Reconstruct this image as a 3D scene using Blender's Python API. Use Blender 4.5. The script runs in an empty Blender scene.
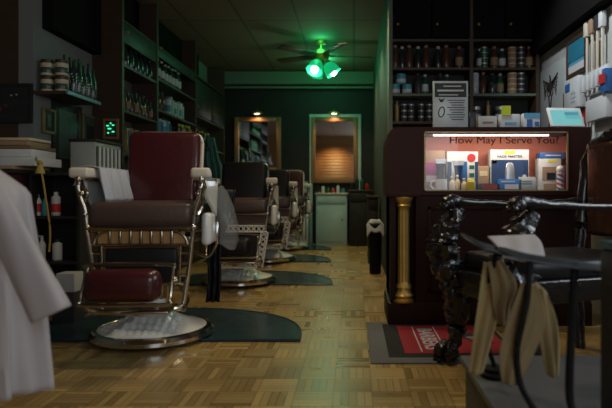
import bpy, bmesh, math, random
from mathutils import Vector, Matrix, noise
R = random.Random(7)
S = bpy.context.scene
COL = S.collection
PI = math.pi
# ------------------------------------------------------------ camera
EYE = 0.78
F = 560.0
VX, VY = 354.0, 193.0
def P(u, v, d):
    """a point of the room seen at photo position u, v at depth d"""
    return Vector(((u-VX)*d/F, d, EYE-(v-VY)*d/F))
cam = bpy.data.cameras.new('camera'); camo = bpy.data.objects.new('camera', cam); COL.objects.link(camo)
camo.location = (0, 0, EYE); camo.rotation_euler = (PI/2, 0, 0)
cam.sensor_width = 36; cam.lens = F/612*36
cam.shift_x = -(VX-306)/612; cam.shift_y = -(204-VY)/612
cam.clip_start = 0.05
cam.dof.use_dof = True; cam.dof.focus_distance = 3.3; cam.dof.aperture_fstop = 2.4
S.camera = camo
# ------------------------------------------------------------ world, lights, exposure
S.view_settings.view_transform = 'Standard'; S.view_settings.look = 'None'
S.view_settings.gamma = 1; S.view_settings.use_curve_mapping = False
S.view_settings.exposure = 0.22
W = bpy.data.worlds.new('street_daylight'); S.world = W; W.use_nodes = True
W.node_tree.nodes['Background'].inputs[0].default_value = (0.62, 0.74, 0.85, 1)
W.node_tree.nodes['Background'].inputs[1].default_value = 0.5
def light(kind, name, loc, energy, color, size=0.1, rot=(0,0,0), sy=None, spot=None):
    l = bpy.data.lights.new(name, kind); l.energy = energy; l.color = color
    if kind == 'AREA':
        l.size = size
        if sy: l.shape = 'RECTANGLE'; l.size_y = sy
    else:
        l.shadow_soft_size = size
    if kind == 'SPOT': l.spot_size = spot or 1.5; l.spot_blend = 0.6
    o = bpy.data.objects.new(name, l); COL.objects.link(o); o.location = loc; o.rotation_euler = rot
    return o
# daylight falling in through the shop window behind the camera
light('AREA', 'shop_window_daylight', (0.75, -1.2, 1.5), 18, (0.86, 0.93, 1.0), 1.4, (PI/2, 0, 0), 1.5)
# side window of the right wall, near the front
light('AREA', 'side_window_daylight', (2.3, 2.0, 1.75), 20, (0.85, 0.93, 1.0), 1.2, (0, math.radians(78), 0), 0.9)
# ceiling lamps of the aisle, the farthest added to brighten cabinet and floor
for y_ in (3.6, 4.9, 6.2, 7.6): light('SPOT', 'aisle_lamp_and_fill', (-0.05, y_, 2.62), 36, (1.0, 0.78, 0.46), 0.12, (0, 0, 0), spot=2.0)
light('SPOT', 'blind_fill_spot', (-0.65, -0.6, 2.55), 60, (1.0, 0.62, 0.25), 0.08, (math.radians(-18), 0, 0), spot=1.9)  # added warm spot, tints the blind that the central mirror reflects
light('SPOT', 'right_wall_fill', (0.55, 3.1, 2.6), 75, (0.9, 0.96, 1.0), 0.08, (math.radians(22), math.radians(-44), 0), spot=1.25)  # added spot with no fixture, brightens right wall and counter top
light('SPOT', 'front_ceiling_lamp', (-0.4, 2.3, 2.62), 40, (1.0, 0.82, 0.56), 0.15, (0, 0, 0), spot=2.2)
# ------------------------------------------------------------ materials
MATS = {}
def mat(name, col, rough=0.5, metal=0.0, emit=None, es=0.0, var=0.12, scale=14, bump=0.0, trans=0.0, spec=0.5, coat=0.0, ior=1.45):
    if name in MATS: return MATS[name]
    m = bpy.data.materials.new(name); m.use_nodes = True; nt = m.node_tree; b = nt.nodes['Principled BSDF']
    b.inputs['Roughness'].default_value = rough; b.inputs['Metallic'].default_value = metal
    b.inputs['Specular IOR Level'].default_value = spec
    b.inputs['Transmission Weight'].default_value = trans; b.inputs['IOR'].default_value = ior
    b.inputs['Coat Weight'].default_value = coat
    tc = nt.nodes.new('ShaderNodeTexCoord'); nz = nt.nodes.new('ShaderNodeTexNoise'); nz.inputs['Scale'].default_value = scale
    nz.inputs['Detail'].default_value = 4
    nt.links.new(tc.outputs['Object'], nz.inputs['Vector'])
    rp = nt.nodes.new('ShaderNodeMix'); rp.data_type = 'RGBA'
    c = Vector(col)
    rp.inputs[6].default_value = (*(c*(1-var)), 1); rp.inputs[7].default_value = (*(c*(1+var)), 1)
    nt.links.new(nz.outputs['Fac'], rp.inputs[0]); nt.links.new(rp.outputs[2], b.inputs['Base Color'])
    if emit:
        b.inputs['Emission Color'].default_value = (*emit, 1); b.inputs['Emission Strength'].default_value = es
    if bump:
        bp = nt.nodes.new('ShaderNodeBump'); bp.inputs['Strength'].default_value = bump; bp.inputs['Distance'].default_value = 0.01
        nt.links.new(nz.outputs['Fac'], bp.inputs['Height']); nt.links.new(bp.outputs[0], b.inputs['Normal'])
    MATS[name] = m; return m
def wood(name, c1, c2, rough=0.4, scale=(3, 3, 30), coat=0.0):
    if name in MATS: return MATS[name]
    m = bpy.data.materials.new(name); m.use_nodes = True; nt = m.node_tree; b = nt.nodes['Principled BSDF']
    b.inputs['Roughness'].default_value = rough; b.inputs['Coat Weight'].default_value = coat
    tc = nt.nodes.new('ShaderNodeTexCoord'); mp = nt.nodes.new('ShaderNodeMapping'); mp.inputs['Scale'].default_value = scale
    nz = nt.nodes.new('ShaderNodeTexNoise'); nz.inputs['Scale'].default_value = 1.5; nz.inputs['Detail'].default_value = 6
    nz.inputs['Distortion'].default_value = 0.6
    mx = nt.nodes.new('ShaderNodeMix'); mx.data_type = 'RGBA'
    mx.inputs[6].default_value = (*c1, 1); mx.inputs[7].default_value = (*c2, 1)
    nt.links.new(tc.outputs['Object'], mp.inputs[0]); nt.links.new(mp.outputs[0], nz.inputs['Vector'])
    nt.links.new(nz.outputs['Fac'], mx.inputs[0]); nt.links.new(mx.outputs[2], b.inputs['Base Color'])
    MATS[name] = m; return m
def parquet():
    m = bpy.data.materials.new('oak_parquet'); m.use_nodes = True; nt = m.node_tree; N = nt.nodes; L = nt.links
    b = N['Principled BSDF']
    tc = N.new('ShaderNodeTexCoord'); sp = N.new('ShaderNodeSeparateXYZ'); L.new(tc.outputs['Object'], sp.inputs[0])
    def M(op, a, c=None, d=None):
        n = N.new('ShaderNodeMath'); n.operation = op
        for i, x in enumerate((a, c, d)):
            if x is None: continue
            if isinstance(x, (int, float)): n.inputs[i].default_value = x
            else: L.new(x, n.inputs[i])
        return n.outputs[0]
    T = 0.15; SL = 5
    x = M('DIVIDE', M('ADD', sp.outputs[0], 20.03), T); y = M('DIVIDE', M('ADD', sp.outputs[1], 20.0), T)
    ix = M('FLOOR', x); iy = M('FLOOR', y); fx = M('FRACT', x); fy = M('FRACT', y)
    par = M('MODULO', M('ADD', ix, iy), 2)
    mixc = N.new('ShaderNodeMix'); mixc.data_type = 'FLOAT'; L.new(par, mixc.inputs[0]); L.new(fx, mixc.inputs[2]); L.new(fy, mixc.inputs[3])
    s = M('MULTIPLY', mixc.outputs[0], SL); si = M('FLOOR', s); sf = M('FRACT', s)
    cv = N.new('ShaderNodeCombineXYZ'); L.new(ix, cv.inputs[0]); L.new(iy, cv.inputs[1]); L.new(si, cv.inputs[2])
    wn = N.new('ShaderNodeTexWhiteNoise'); L.new(cv.outputs[0], wn.inputs['Vector'])
    cv2 = N.new('ShaderNodeCombineXYZ'); L.new(ix, cv2.inputs[0]); L.new(iy, cv2.inputs[1])
    wn2 = N.new('ShaderNodeTexWhiteNoise'); L.new(cv2.outputs[0], wn2.inputs['Vector'])
    v = M('ADD', M('MULTIPLY', wn.outputs['Value'], 0.55), M('MULTIPLY', wn2.outputs['Value'], 0.45))
    cr = N.new('ShaderNodeValToRGB'); L.new(v, cr.inputs[0])
    e = cr.color_ramp.elements; e[0].color = (0.2, 0.125, 0.04, 1); e[1].color = (0.46, 0.31, 0.105, 1)
    e[0].position = 0.1; e[1].position = 0.9
    # wear: large worn patches, greyer along the middle of the aisle
    nz = N.new('ShaderNodeTexNoise'); nz.inputs['Scale'].default_value = 1.6; nz.inputs['Detail'].default_value = 5
    L.new(tc.outputs['Object'], nz.inputs['Vector'])
    wr = N.new('ShaderNodeMix'); wr.data_type = 'RGBA'; wr.blend_type = 'MIX'
    L.new(M('MULTIPLY', M('SUBTRACT', nz.outputs['Fac'], 0.35), 0.9), wr.inputs[0])
    L.new(cr.outputs[0], wr.inputs[6]); wr.inputs[7].default_value = (0.27, 0.215, 0.115, 1)
    # gaps between slats and blocks
    g = M('MINIMUM', M('MINIMUM', sf, M('SUBTRACT', 1, sf)), M('MULTIPLY', M('MINIMUM', M('MINIMUM', fx, M('SUBTRACT', 1, fx)), M('MINIMUM', fy, M('SUBTRACT', 1, fy))), 5))
    gm = M('LESS_THAN', g, 0.07)
    gx = N.new('ShaderNodeMix'); gx.data_type = 'RGBA'; L.new(M('MULTIPLY', gm, 0.6), gx.inputs[0]); L.new(wr.outputs[2], gx.inputs[6])
    gx.inputs[7].default_value = (0.05, 0.032, 0.015, 1)
    L.new(gx.outputs[2], b.inputs['Base Color'])
    L.new(M('ADD', M('MULTIPLY', nz.outputs['Fac'], 0.25), M('MULTIPLY', wn.outputs['Value'], 0.1)), b.inputs['Roughness'])
    rr = M('ADD', M('ADD', M('MULTIPLY', nz.outputs['Fac'], 0.25), M('MULTIPLY', wn.outputs['Value'], 0.12)), 0.14)
    L.new(rr, b.inputs['Roughness'])
    bp = N.new('ShaderNodeBump'); bp.inputs['Strength'].default_value = 0.12; bp.inputs['Distance'].default_value = 0.002
    L.new(M('ADD', M('MULTIPLY', M('SUBTRACT', 1, gm), 0.6), M('MULTIPLY', wn.outputs['Value'], 0.5)), bp.inputs['Height']); L.new(bp.outputs[0], b.inputs['Normal'])
    return m
def ceiling_mat():
    m = bpy.data.materials.new('ceiling_panel'); m.use_nodes = True; nt = m.node_tree; N = nt.nodes; L = nt.links
    b = N['Principled BSDF']; b.inputs['Roughness'].default_value = 0.8
    tc = N.new('ShaderNodeTexCoord'); br = N.new('ShaderNodeTexBrick'); br.offset = 0; br.inputs['Scale'].default_value = 1
    br.inputs['Brick Width'].default_value = 0.61; br.inputs['Row Height'].default_value = 1.22; br.inputs['Mortar Size'].default_value = 0.012
    br.inputs['Color1'].default_value = (0.22, 0.165, 0.115, 1); br.inputs['Color2'].default_value = (0.2, 0.15, 0.105, 1)
    br.inputs['Mortar'].default_value = (0.1, 0.08, 0.06, 1)
    L.new(tc.outputs['Object'], br.inputs['Vector']); L.new(br.outputs[0], b.inputs['Base Color'])
    return m
M_chrome = mat('polished_chrome', (0.62, 0.6, 0.57), 0.16, 1.0, var=0.15, scale=8)
M_nickel = mat('aged_nickel', (0.42, 0.36, 0.28), 0.25, 1.0, var=0.3, scale=10)
M_brass = mat('gilded_brass', (0.62, 0.42, 0.12), 0.45, 0.85, var=0.25, scale=20)
M_porc = mat('white_porcelain', (0.74, 0.75, 0.72), 0.22, coat=0.4, var=0.05)
M_cap = mat('ivory_porcelain', (0.62, 0.57, 0.47), 0.3, var=0.06)
M_burg = mat('burgundy_leather', (0.055, 0.009, 0.012), 0.28, var=0.2, bump=0.15, scale=60, coat=0.3)
M_hazebrown = mat('hazed_brown_leather', (0.078, 0.05, 0.042), 0.34, var=0.15, bump=0.15, scale=60)  # maroon seats browned by haze put into the colour
M_black = mat('black_leather', (0.012, 0.012, 0.013), 0.38, var=0.2, bump=0.1, scale=60, spec=0.3)
M_dark = mat('black_painted_wood', (0.018, 0.018, 0.018), 0.5)
M_carve = mat('glossy_black_lacquer', (0.010, 0.008, 0.008), 0.2, coat=0.5, bump=0.6, scale=60)
M_topshade = mat('top_shade_black', (0.009, 0.008, 0.008), 0.85, spec=0.1)  # black for panels that stand in for the dark upper room
M_mahog = wood('mahogany_panel', (0.014, 0.006, 0.005), (0.03, 0.011, 0.008), 0.55, (14, 14, 1.5))
M_mahog.node_tree.nodes['Principled BSDF'].inputs['Specular IOR Level'].default_value = 0.12
M_mahogb = wood('mahogany_trim', (0.022, 0.008, 0.006), (0.045, 0.013, 0.009), 0.55, (14, 14, 1.5))
M_mahogb.node_tree.nodes['Principled BSDF'].inputs['Specular IOR Level'].default_value = 0.15
M_walnut = wood('walnut_shelf', (0.035, 0.02, 0.011), (0.075, 0.042, 0.022), 0.5)
M_oak = wood('honey_wood', (0.22, 0.10, 0.035), (0.36, 0.18, 0.07), 0.4, (20, 20, 3))
M_copper = wood('red_cedar_lining', (0.5, 0.13, 0.07), (0.66, 0.2, 0.11), 0.5, (4, 4, 18))
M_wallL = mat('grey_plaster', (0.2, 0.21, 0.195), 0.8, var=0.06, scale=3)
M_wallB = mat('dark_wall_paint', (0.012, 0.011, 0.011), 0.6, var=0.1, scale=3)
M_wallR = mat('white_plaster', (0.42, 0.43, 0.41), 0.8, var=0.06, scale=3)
M_greenlit = mat('green_lit_paint', (0.13, 0.17, 0.13), 0.6, var=0.06, scale=3)  # green lamp light put into the paint of crown, stile and shelf
M_mat = mat('teal_rubber', (0.018, 0.042, 0.052), 0.24, var=0.35, scale=9, bump=0.25)
M_mirror = mat('mirror_glass', (0.85, 0.88, 0.87), 0.03, 1.0, var=0.02)
M_paper = mat('white_card', (0.6, 0.62, 0.62), 0.6, var=0.05)
M_white = mat('white_plastic', (0.62, 0.64, 0.64), 0.4, var=0.04)
M_blue = mat('blue_print', (0.03, 0.13, 0.38), 0.4)
M_teal = mat('teal_label', (0.05, 0.3, 0.36), 0.4)
M_navy = mat('navy_print', (0.02, 0.05, 0.13), 0.4)
M_red = mat('red_print', (0.5, 0.03, 0.03), 0.5)
M_yel = mat('yellow_print', (0.75, 0.68, 0.06), 0.5)
M_tan = mat('tan_cardboard', (0.33, 0.22, 0.13), 0.7)
M_cream = mat('cream_plastic', (0.62, 0.52, 0.32), 0.45)
M_dgrey = mat('charcoal_plastic', (0.04, 0.042, 0.045), 0.4)
M_ink = mat('dark_ink', (0.03, 0.025, 0.025), 0.6)
M_gold = mat('dull_gold_leaf', (0.3, 0.22, 0.1), 0.45, 0.5)
M_cloth = mat('white_cotton', (0.42, 0.385, 0.375), 0.9, var=0.05, scale=6)
M_gcloth = mat('grey_blue_towel', (0.42, 0.45, 0.5), 0.95, var=0.08, bump=0.3, scale=80)
M_tealcloth = mat('teal_cotton', (0.10, 0.2, 0.2), 0.9, var=0.12, scale=8)
M_strop = mat('worn_tan_leather', (0.36, 0.27, 0.12), 0.75, var=0.35, scale=7, bump=0.2)
M_strop2 = mat('worn_ochre_leather', (0.23, 0.165, 0.075), 0.75, var=0.45, scale=6, bump=0.2)
M_glassd = mat('dark_bottle_glass', (0.02, 0.03, 0.028), 0.1, coat=0.5)
M_glassb = mat('brown_bottle_glass', (0.09, 0.04, 0.02), 0.15)
M_glassg = mat('green_bottle_glass', (0.02, 0.12, 0.06), 0.12)
M_stone = mat('grey_stone_top', (0.085, 0.085, 0.085), 0.45, var=0.25, scale=6)
M_rubber = mat('black_rubber', (0.007, 0.007, 0.007), 0.7, spec=0.2)
M_steel = mat('teal_enamel', (0.4, 0.56, 0.54), 0.25, var=0.08)
M_rope = mat('yellow_cord', (0.36, 0.26, 0.07), 0.8, bump=0.5, scale=120)
M_green_on = mat('lit_green_glass', (0.02, 0.4, 0.16), 0.3, emit=(0.01, 0.62, 0.24), es=0.45)
M_bulb = mat('lit_bulb', (0.9, 1, 0.9), 0.3, emit=(0.8, 1.0, 0.88), es=14)
M_bulbw = mat('lit_warm_bulb', (1, .9, .7), 0.3, emit=(1.0, 0.82, 0.55), es=5)
M_tube = mat('lit_tube', (1, .95, .9), 0.3, emit=(1.0, 0.86, 0.74), es=3.5)
M_screen = mat('lit_screen', (0.1, .2, .2), 0.3, emit=(0.12, 0.42, 0.42), es=0.7)
M_screen2 = mat('lit_screen_band', (0.1, .2, .2), 0.3, emit=(0.02, 0.16, 0.28), es=0.6)
M_glint = mat('green_glint_glow', (0.02, 0.4, 0.15), 0.3, emit=(0.05, 0.9, 0.4), es=1.3)  # emission stands in for green light reflected in the small mirror
def plastic_film():
    m = bpy.data.materials.new('clear_film'); m.use_nodes = True; nt = m.node_tree; N = nt.nodes; L = nt.links
    out = N['Material Output']; b = N['Principled BSDF']; b.inputs['Roughness'].default_value = 0.15
    b.inputs['Base Color'].default_value = (0.35, 0.36, 0.36, 1)
    t = N.new('ShaderNodeBsdfTransparent'); mx = N.new('ShaderNodeMixShader'); mx.inputs[0].default_value = 0.3
    L.new(t.outputs[0], mx.inputs[1]); L.new(b.outputs[0], mx.inputs[2]); L.new(mx.outputs[0], out.inputs[0])
    return m
M_film = plastic_film()
def pane_mat():
    m = bpy.data.materials.new('window_pane'); m.use_nodes = True; nt = m.node_tree; N = nt.nodes; L = nt.links
    out = N['Material Output']; g = N.new('ShaderNodeBsdfGlossy'); g.inputs['Roughness'].default_value = 0.02
    t = N.new('ShaderNodeBsdfTransparent'); mx = N.new('ShaderNodeMixShader'); mx.inputs[0].default_value = 0.02
    L.new(t.outputs[0], mx.inputs[1]); L.new(g.outputs[0], mx.inputs[2]); L.new(mx.outputs[0], out.inputs[0])
    return m
M_pane = pane_mat()
# ------------------------------------------------------------ mesh helpers
class MB:
    def __init__(s): s.b = bmesh.new()
    def _add(s, vs, fs):
        v = [s.b.verts.new(p) for p in vs]
        for f in fs:
            try: s.b.faces.new([v[i] for i in f])
            except ValueError: pass
        return v
    def box(s, c, d, rot=None, bev=0.0, seg=2):
        c = Vector(c); m = Matrix.Translation(c)
        if rot is not None: m = m @ Matrix(rot if not isinstance(rot, tuple) else Matrix.Rotation(rot[2],3,'Z') @ Matrix.Rotation(rot[1],3,'Y') @ Matrix.Rotation(rot[0],3,'X')).to_4x4()
        r = bmesh.ops.create_cube(s.b, size=1, matrix=m @ Matrix.Diagonal((*d, 1)))
        if bev:
            es = list({e for v in r['verts'] for e in v.link_edges})
            bmesh.ops.bevel(s.b, geom=es, offset=bev, segments=seg, profile=0.5, affect='EDGES')
        return s
    def lathe(s, prof, c=(0,0,0), n=24, sx=1, sy=1, fn=None, axis=None):
        c = Vector(c); vs = []; fs = []
        for r, z in prof:
            for k in range(n):
                a = 2*PI*k/n; p = Vector((r*math.cos(a)*sx, r*math.sin(a)*sy, z))
                if fn: p = fn(p, a)
                if axis: p = axis @ p
                vs.append(c+p)
        for i in range(len(prof)-1):
            for k in range(n): fs.append((i*n+k, i*n+(k+1)%n, (i+1)*n+(k+1)%n, (i+1)*n+k))
        fs.append(tuple(range(n-1, -1, -1))); fs.append(tuple((len(prof)-1)*n+k for k in range(n)))
        s._add(vs, fs); return s
    def tube(s, pts, r, n=8, rs=None):
        pts = [Vector(p) for p in pts]; vs = []; fs = []
        up = Vector((0, 0, 1))
        for i, p in enumerate(pts):
            t = (pts[min(i+1, len(pts)-1)]-pts[max(i-1, 0)]).normalized()
            a = t.cross(up)
            if a.length < 0.1: a = t.cross(Vector((0, 1, 0)))
            a.normalize(); b = t.cross(a)
            rr = rs[i] if rs else r
            for k in range(n):
                g = 2*PI*k/n; vs.append(p+(a*math.cos(g)+b*math.sin(g))*rr)
        for i in range(len(pts)-1):
            for k in range(n): fs.append((i*n+k, i*n+(k+1)%n, (i+1)*n+(k+1)%n, (i+1)*n+k))
        fs.append(tuple(range(n-1, -1, -1))); fs.append(tuple((len(pts)-1)*n+k for k in range(n)))
        s._add(vs, fs); return s
    def sph(s, c, r, sc=(1,1,1), n=14):
        bmesh.ops.create_uvsphere(s.b, u_segments=n, v_segments=max(6, n//2+2), radius=r, matrix=Matrix.Translation(Vector(c)) @ Matrix.Diagonal((*sc, 1)))
        return s
    def prism(s, out, a, d):
        """outline of 3D points extruded by vector d"""
        n = len(out); out = [Vector(p) for p in out]; d = Vector(d)
        s._add(out+[p+d for p in out], [tuple(range(n)), tuple(range(2*n-1, n-1, -1))]+[(i, n+i, n+(i+1)%n, (i+1)%n) for i in range(n)])
        return s
    def grid(s, f, nu, nv):
        vs = [f(i/nu, j/nv) for j in range(nv+1) for i in range(nu+1)]
        fs = [(j*(nu+1)+i, j*(nu+1)+i+1, (j+1)*(nu+1)+i+1, (j+1)*(nu+1)+i) for j in range(nv) for i in range(nu)]
        s._add(vs, fs); return s
    def build(s, name, m, parent=None, smooth=True, solid=0, sub=0, loc=None):
        bmesh.ops.recalc_face_normals(s.b, faces=s.b.faces)
        me = bpy.data.meshes.new(name); s.b.to_mesh(me); s.b.free()
        me.materials.append(m)
        o = bpy.data.objects.new(name, me); COL.objects.link(o)
        if smooth:
            for p in me.polygons: p.use_smooth = True
            try: me.set_sharp_from_angle(angle=math.radians(38))
            except Exception: pass
        if parent: o.parent = parent
        if loc is not None: o.location = loc
        if sub: md = o.modifiers.new('sub', 'SUBSURF'); md.levels = sub; md.render_levels = sub
        if solid: md = o.modifiers.new('thick', 'SOLIDIFY'); md.thickness = solid; md.offset = 0
        return o
def cr(pts, n=6):
    pts = [Vector(p) for p in pts]; out = []
    for i in range(len(pts)-1):
        p0 = pts[max(i-1, 0)]; p1 = pts[i]; p2 = pts[i+1]; p3 = pts[min(i+2, len(pts)-1)]
        for k in range(n):
            t = k/n
            out.append(0.5*((2*p1)+(p2-p0)*t+(2*p0-5*p1+4*p2-p3)*t*t+(3*p1-p0-3*p2+p3)*t**3))
    out.append(pts[-1]); return out
def tag(o, label, cat, group=None, kind=None):
    o['label'] = label; o['category'] = cat
    if group: o['group'] = group
    if kind: o['kind'] = kind
    return o
def thing(name, label, cat, loc=(0,0,0), rz=0, group=None):
    o = bpy.data.objects.new(name, None); COL.objects.link(o); o.empty_display_size = 0.1
    o.location = loc; o.rotation_euler = (0, 0, rz); return tag(o, label, cat, group)
def single(name, mb, m, label, cat, loc=(0,0,0), group=None, **k):
    return tag(mb.build(name, m, loc=loc, **k), label, cat, group)
def struct(name, mb, m, parent=None, **k):
    o = mb.build(name, m, parent, smooth=False, **k); o['kind'] = 'structure'; return o
def copy_tree(o, parent=None):
    c = o.copy(); COL.objects.link(c)
    if parent: c.parent = parent
    for ch in list(o.children): copy_tree(ch, c)
    return c
def text(name, body, size, loc, m, parent, rot=(PI/2, 0, 0), ext=0.0006, ax='CENTER', sx=1.0, bold=0.0):
    cu = bpy.data.curves.new(name+'_curve', 'FONT'); cu.body = body; cu.size = size; cu.extrude = ext; cu.align_x = ax; cu.align_y = 'CENTER'; cu.offset = bold
    t = bpy.data.objects.new('tmp', cu); COL.objects.link(t)
    dg = bpy.context.evaluated_depsgraph_get(); me = bpy.data.meshes.new_from_object(t.evaluated_get(dg)); bpy.data.objects.remove(t)
    me.materials.clear(); me.materials.append(m)
    o = bpy.data.objects.new(name, me); COL.objects.link(o); o.location = loc; o.rotation_euler = rot; o.scale = (sx, 1, 1)
    if parent: o.parent = parent
    return o
ORD = ['first', 'second', 'third', 'fourth', 'fifth', 'sixth', 'seventh', 'eighth', 'ninth', 'tenth', 'eleventh', 'twelfth', 'thirteenth', 'fourteenth', 'fifteenth', 'sixteenth']

# ------------------------------------------------------------ the room
ZC = 2.66; YB = 8.7
struct('floor', MB().box((-0.8, 3.7, -0.05), (5.2, 10.4, 0.1)), parquet())
struct('ceiling', MB().box((-0.8, 3.7, ZC+0.05), (5.2, 10.4, 0.1)), ceiling_mat())
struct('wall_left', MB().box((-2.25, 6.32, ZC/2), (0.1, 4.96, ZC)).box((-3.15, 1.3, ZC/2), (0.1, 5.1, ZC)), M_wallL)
struct('wall_alcove', MB().box((-2.7, 3.9, ZC/2), (0.8, 0.12, ZC)), M_walnut)
struct('wall_back', MB().box((-0.9, YB+0.05, ZC/2), (2.8, 0.1, ZC)), M_wallB)
struct('wall_divider', MB().box((1.05, 6.85, ZC/2), (1.5, 3.8, ZC)), mat('olive_paint', (0.03, 0.036, 0.03), 0.7))
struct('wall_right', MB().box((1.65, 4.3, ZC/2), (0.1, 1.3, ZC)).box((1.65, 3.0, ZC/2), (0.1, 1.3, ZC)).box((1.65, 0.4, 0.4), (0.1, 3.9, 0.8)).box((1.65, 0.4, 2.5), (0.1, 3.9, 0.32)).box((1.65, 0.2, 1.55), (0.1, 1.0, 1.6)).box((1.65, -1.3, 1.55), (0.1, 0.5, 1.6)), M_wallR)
struct('wall_front', MB().box((-0.8, -1.4, 0.35), (5.0, 0.1, 0.7)).box((-0.8, -1.4, 2.48), (5.0, 0.1, 0.36)).box((-2.55, -1.4, 1.5), (1.4, 0.1, 1.6)).box((1.6, -1.4, 1.5), (0.3, 0.1, 1.6)).box((-0.92, -1.4, 1.5), (1.9, 0.1, 1.6)), M_oak)
wb = thing('wooden_blind', 'honey wood slatted blind on the front wall beside the shop window', 'blind', (-0.72, -1.33, 1.0))
for k in range(14): MB().box((0, 0, 0.05+0.1*k), (1.3, 0.012, 0.085), rot=(math.radians(24), 0, 0)).build('slat', M_oak, wb)
struct('shade_panel_left', MB().box((-2.16, 5.8, 2.3), (0.08, 3.7, 0.72)), M_topshade)  # added panel, darkens the upper left wall
struct('shade_panel_right', MB().box((1.55, 3.65, 2.3), (0.1, 2.5, 0.70)).box((0.95, 4.83, 2.52), (1.24, 0.2, 0.28)), M_topshade)  # added boxes, darken the upper right wall and shelving top
struct('trim_1', MB().box((-0.9, 8.64, 2.55), (2.75, 0.1, 0.2), bev=0.012), M_greenlit)
struct('trim_2', MB().box((-0.9, 8.6, 2.40), (2.75, 0.03, 0.03)), M_greenlit)
struct('baseboard_back', MB().box((-0.9, 8.68, 0.05), (2.7, 0.03, 0.1)), M_dark)
struct('trim_3', MB().box(((311-VX)*8.66/F, 8.67, 0.98), (0.045, 0.03, 1.95)).box(((359.5-VX)*8.66/F, 8.67, 0.98), (0.045, 0.03, 1.95)).box((-0.29, 8.67, 1.975), (0.8, 0.03, 0.045)), M_steel)

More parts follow.
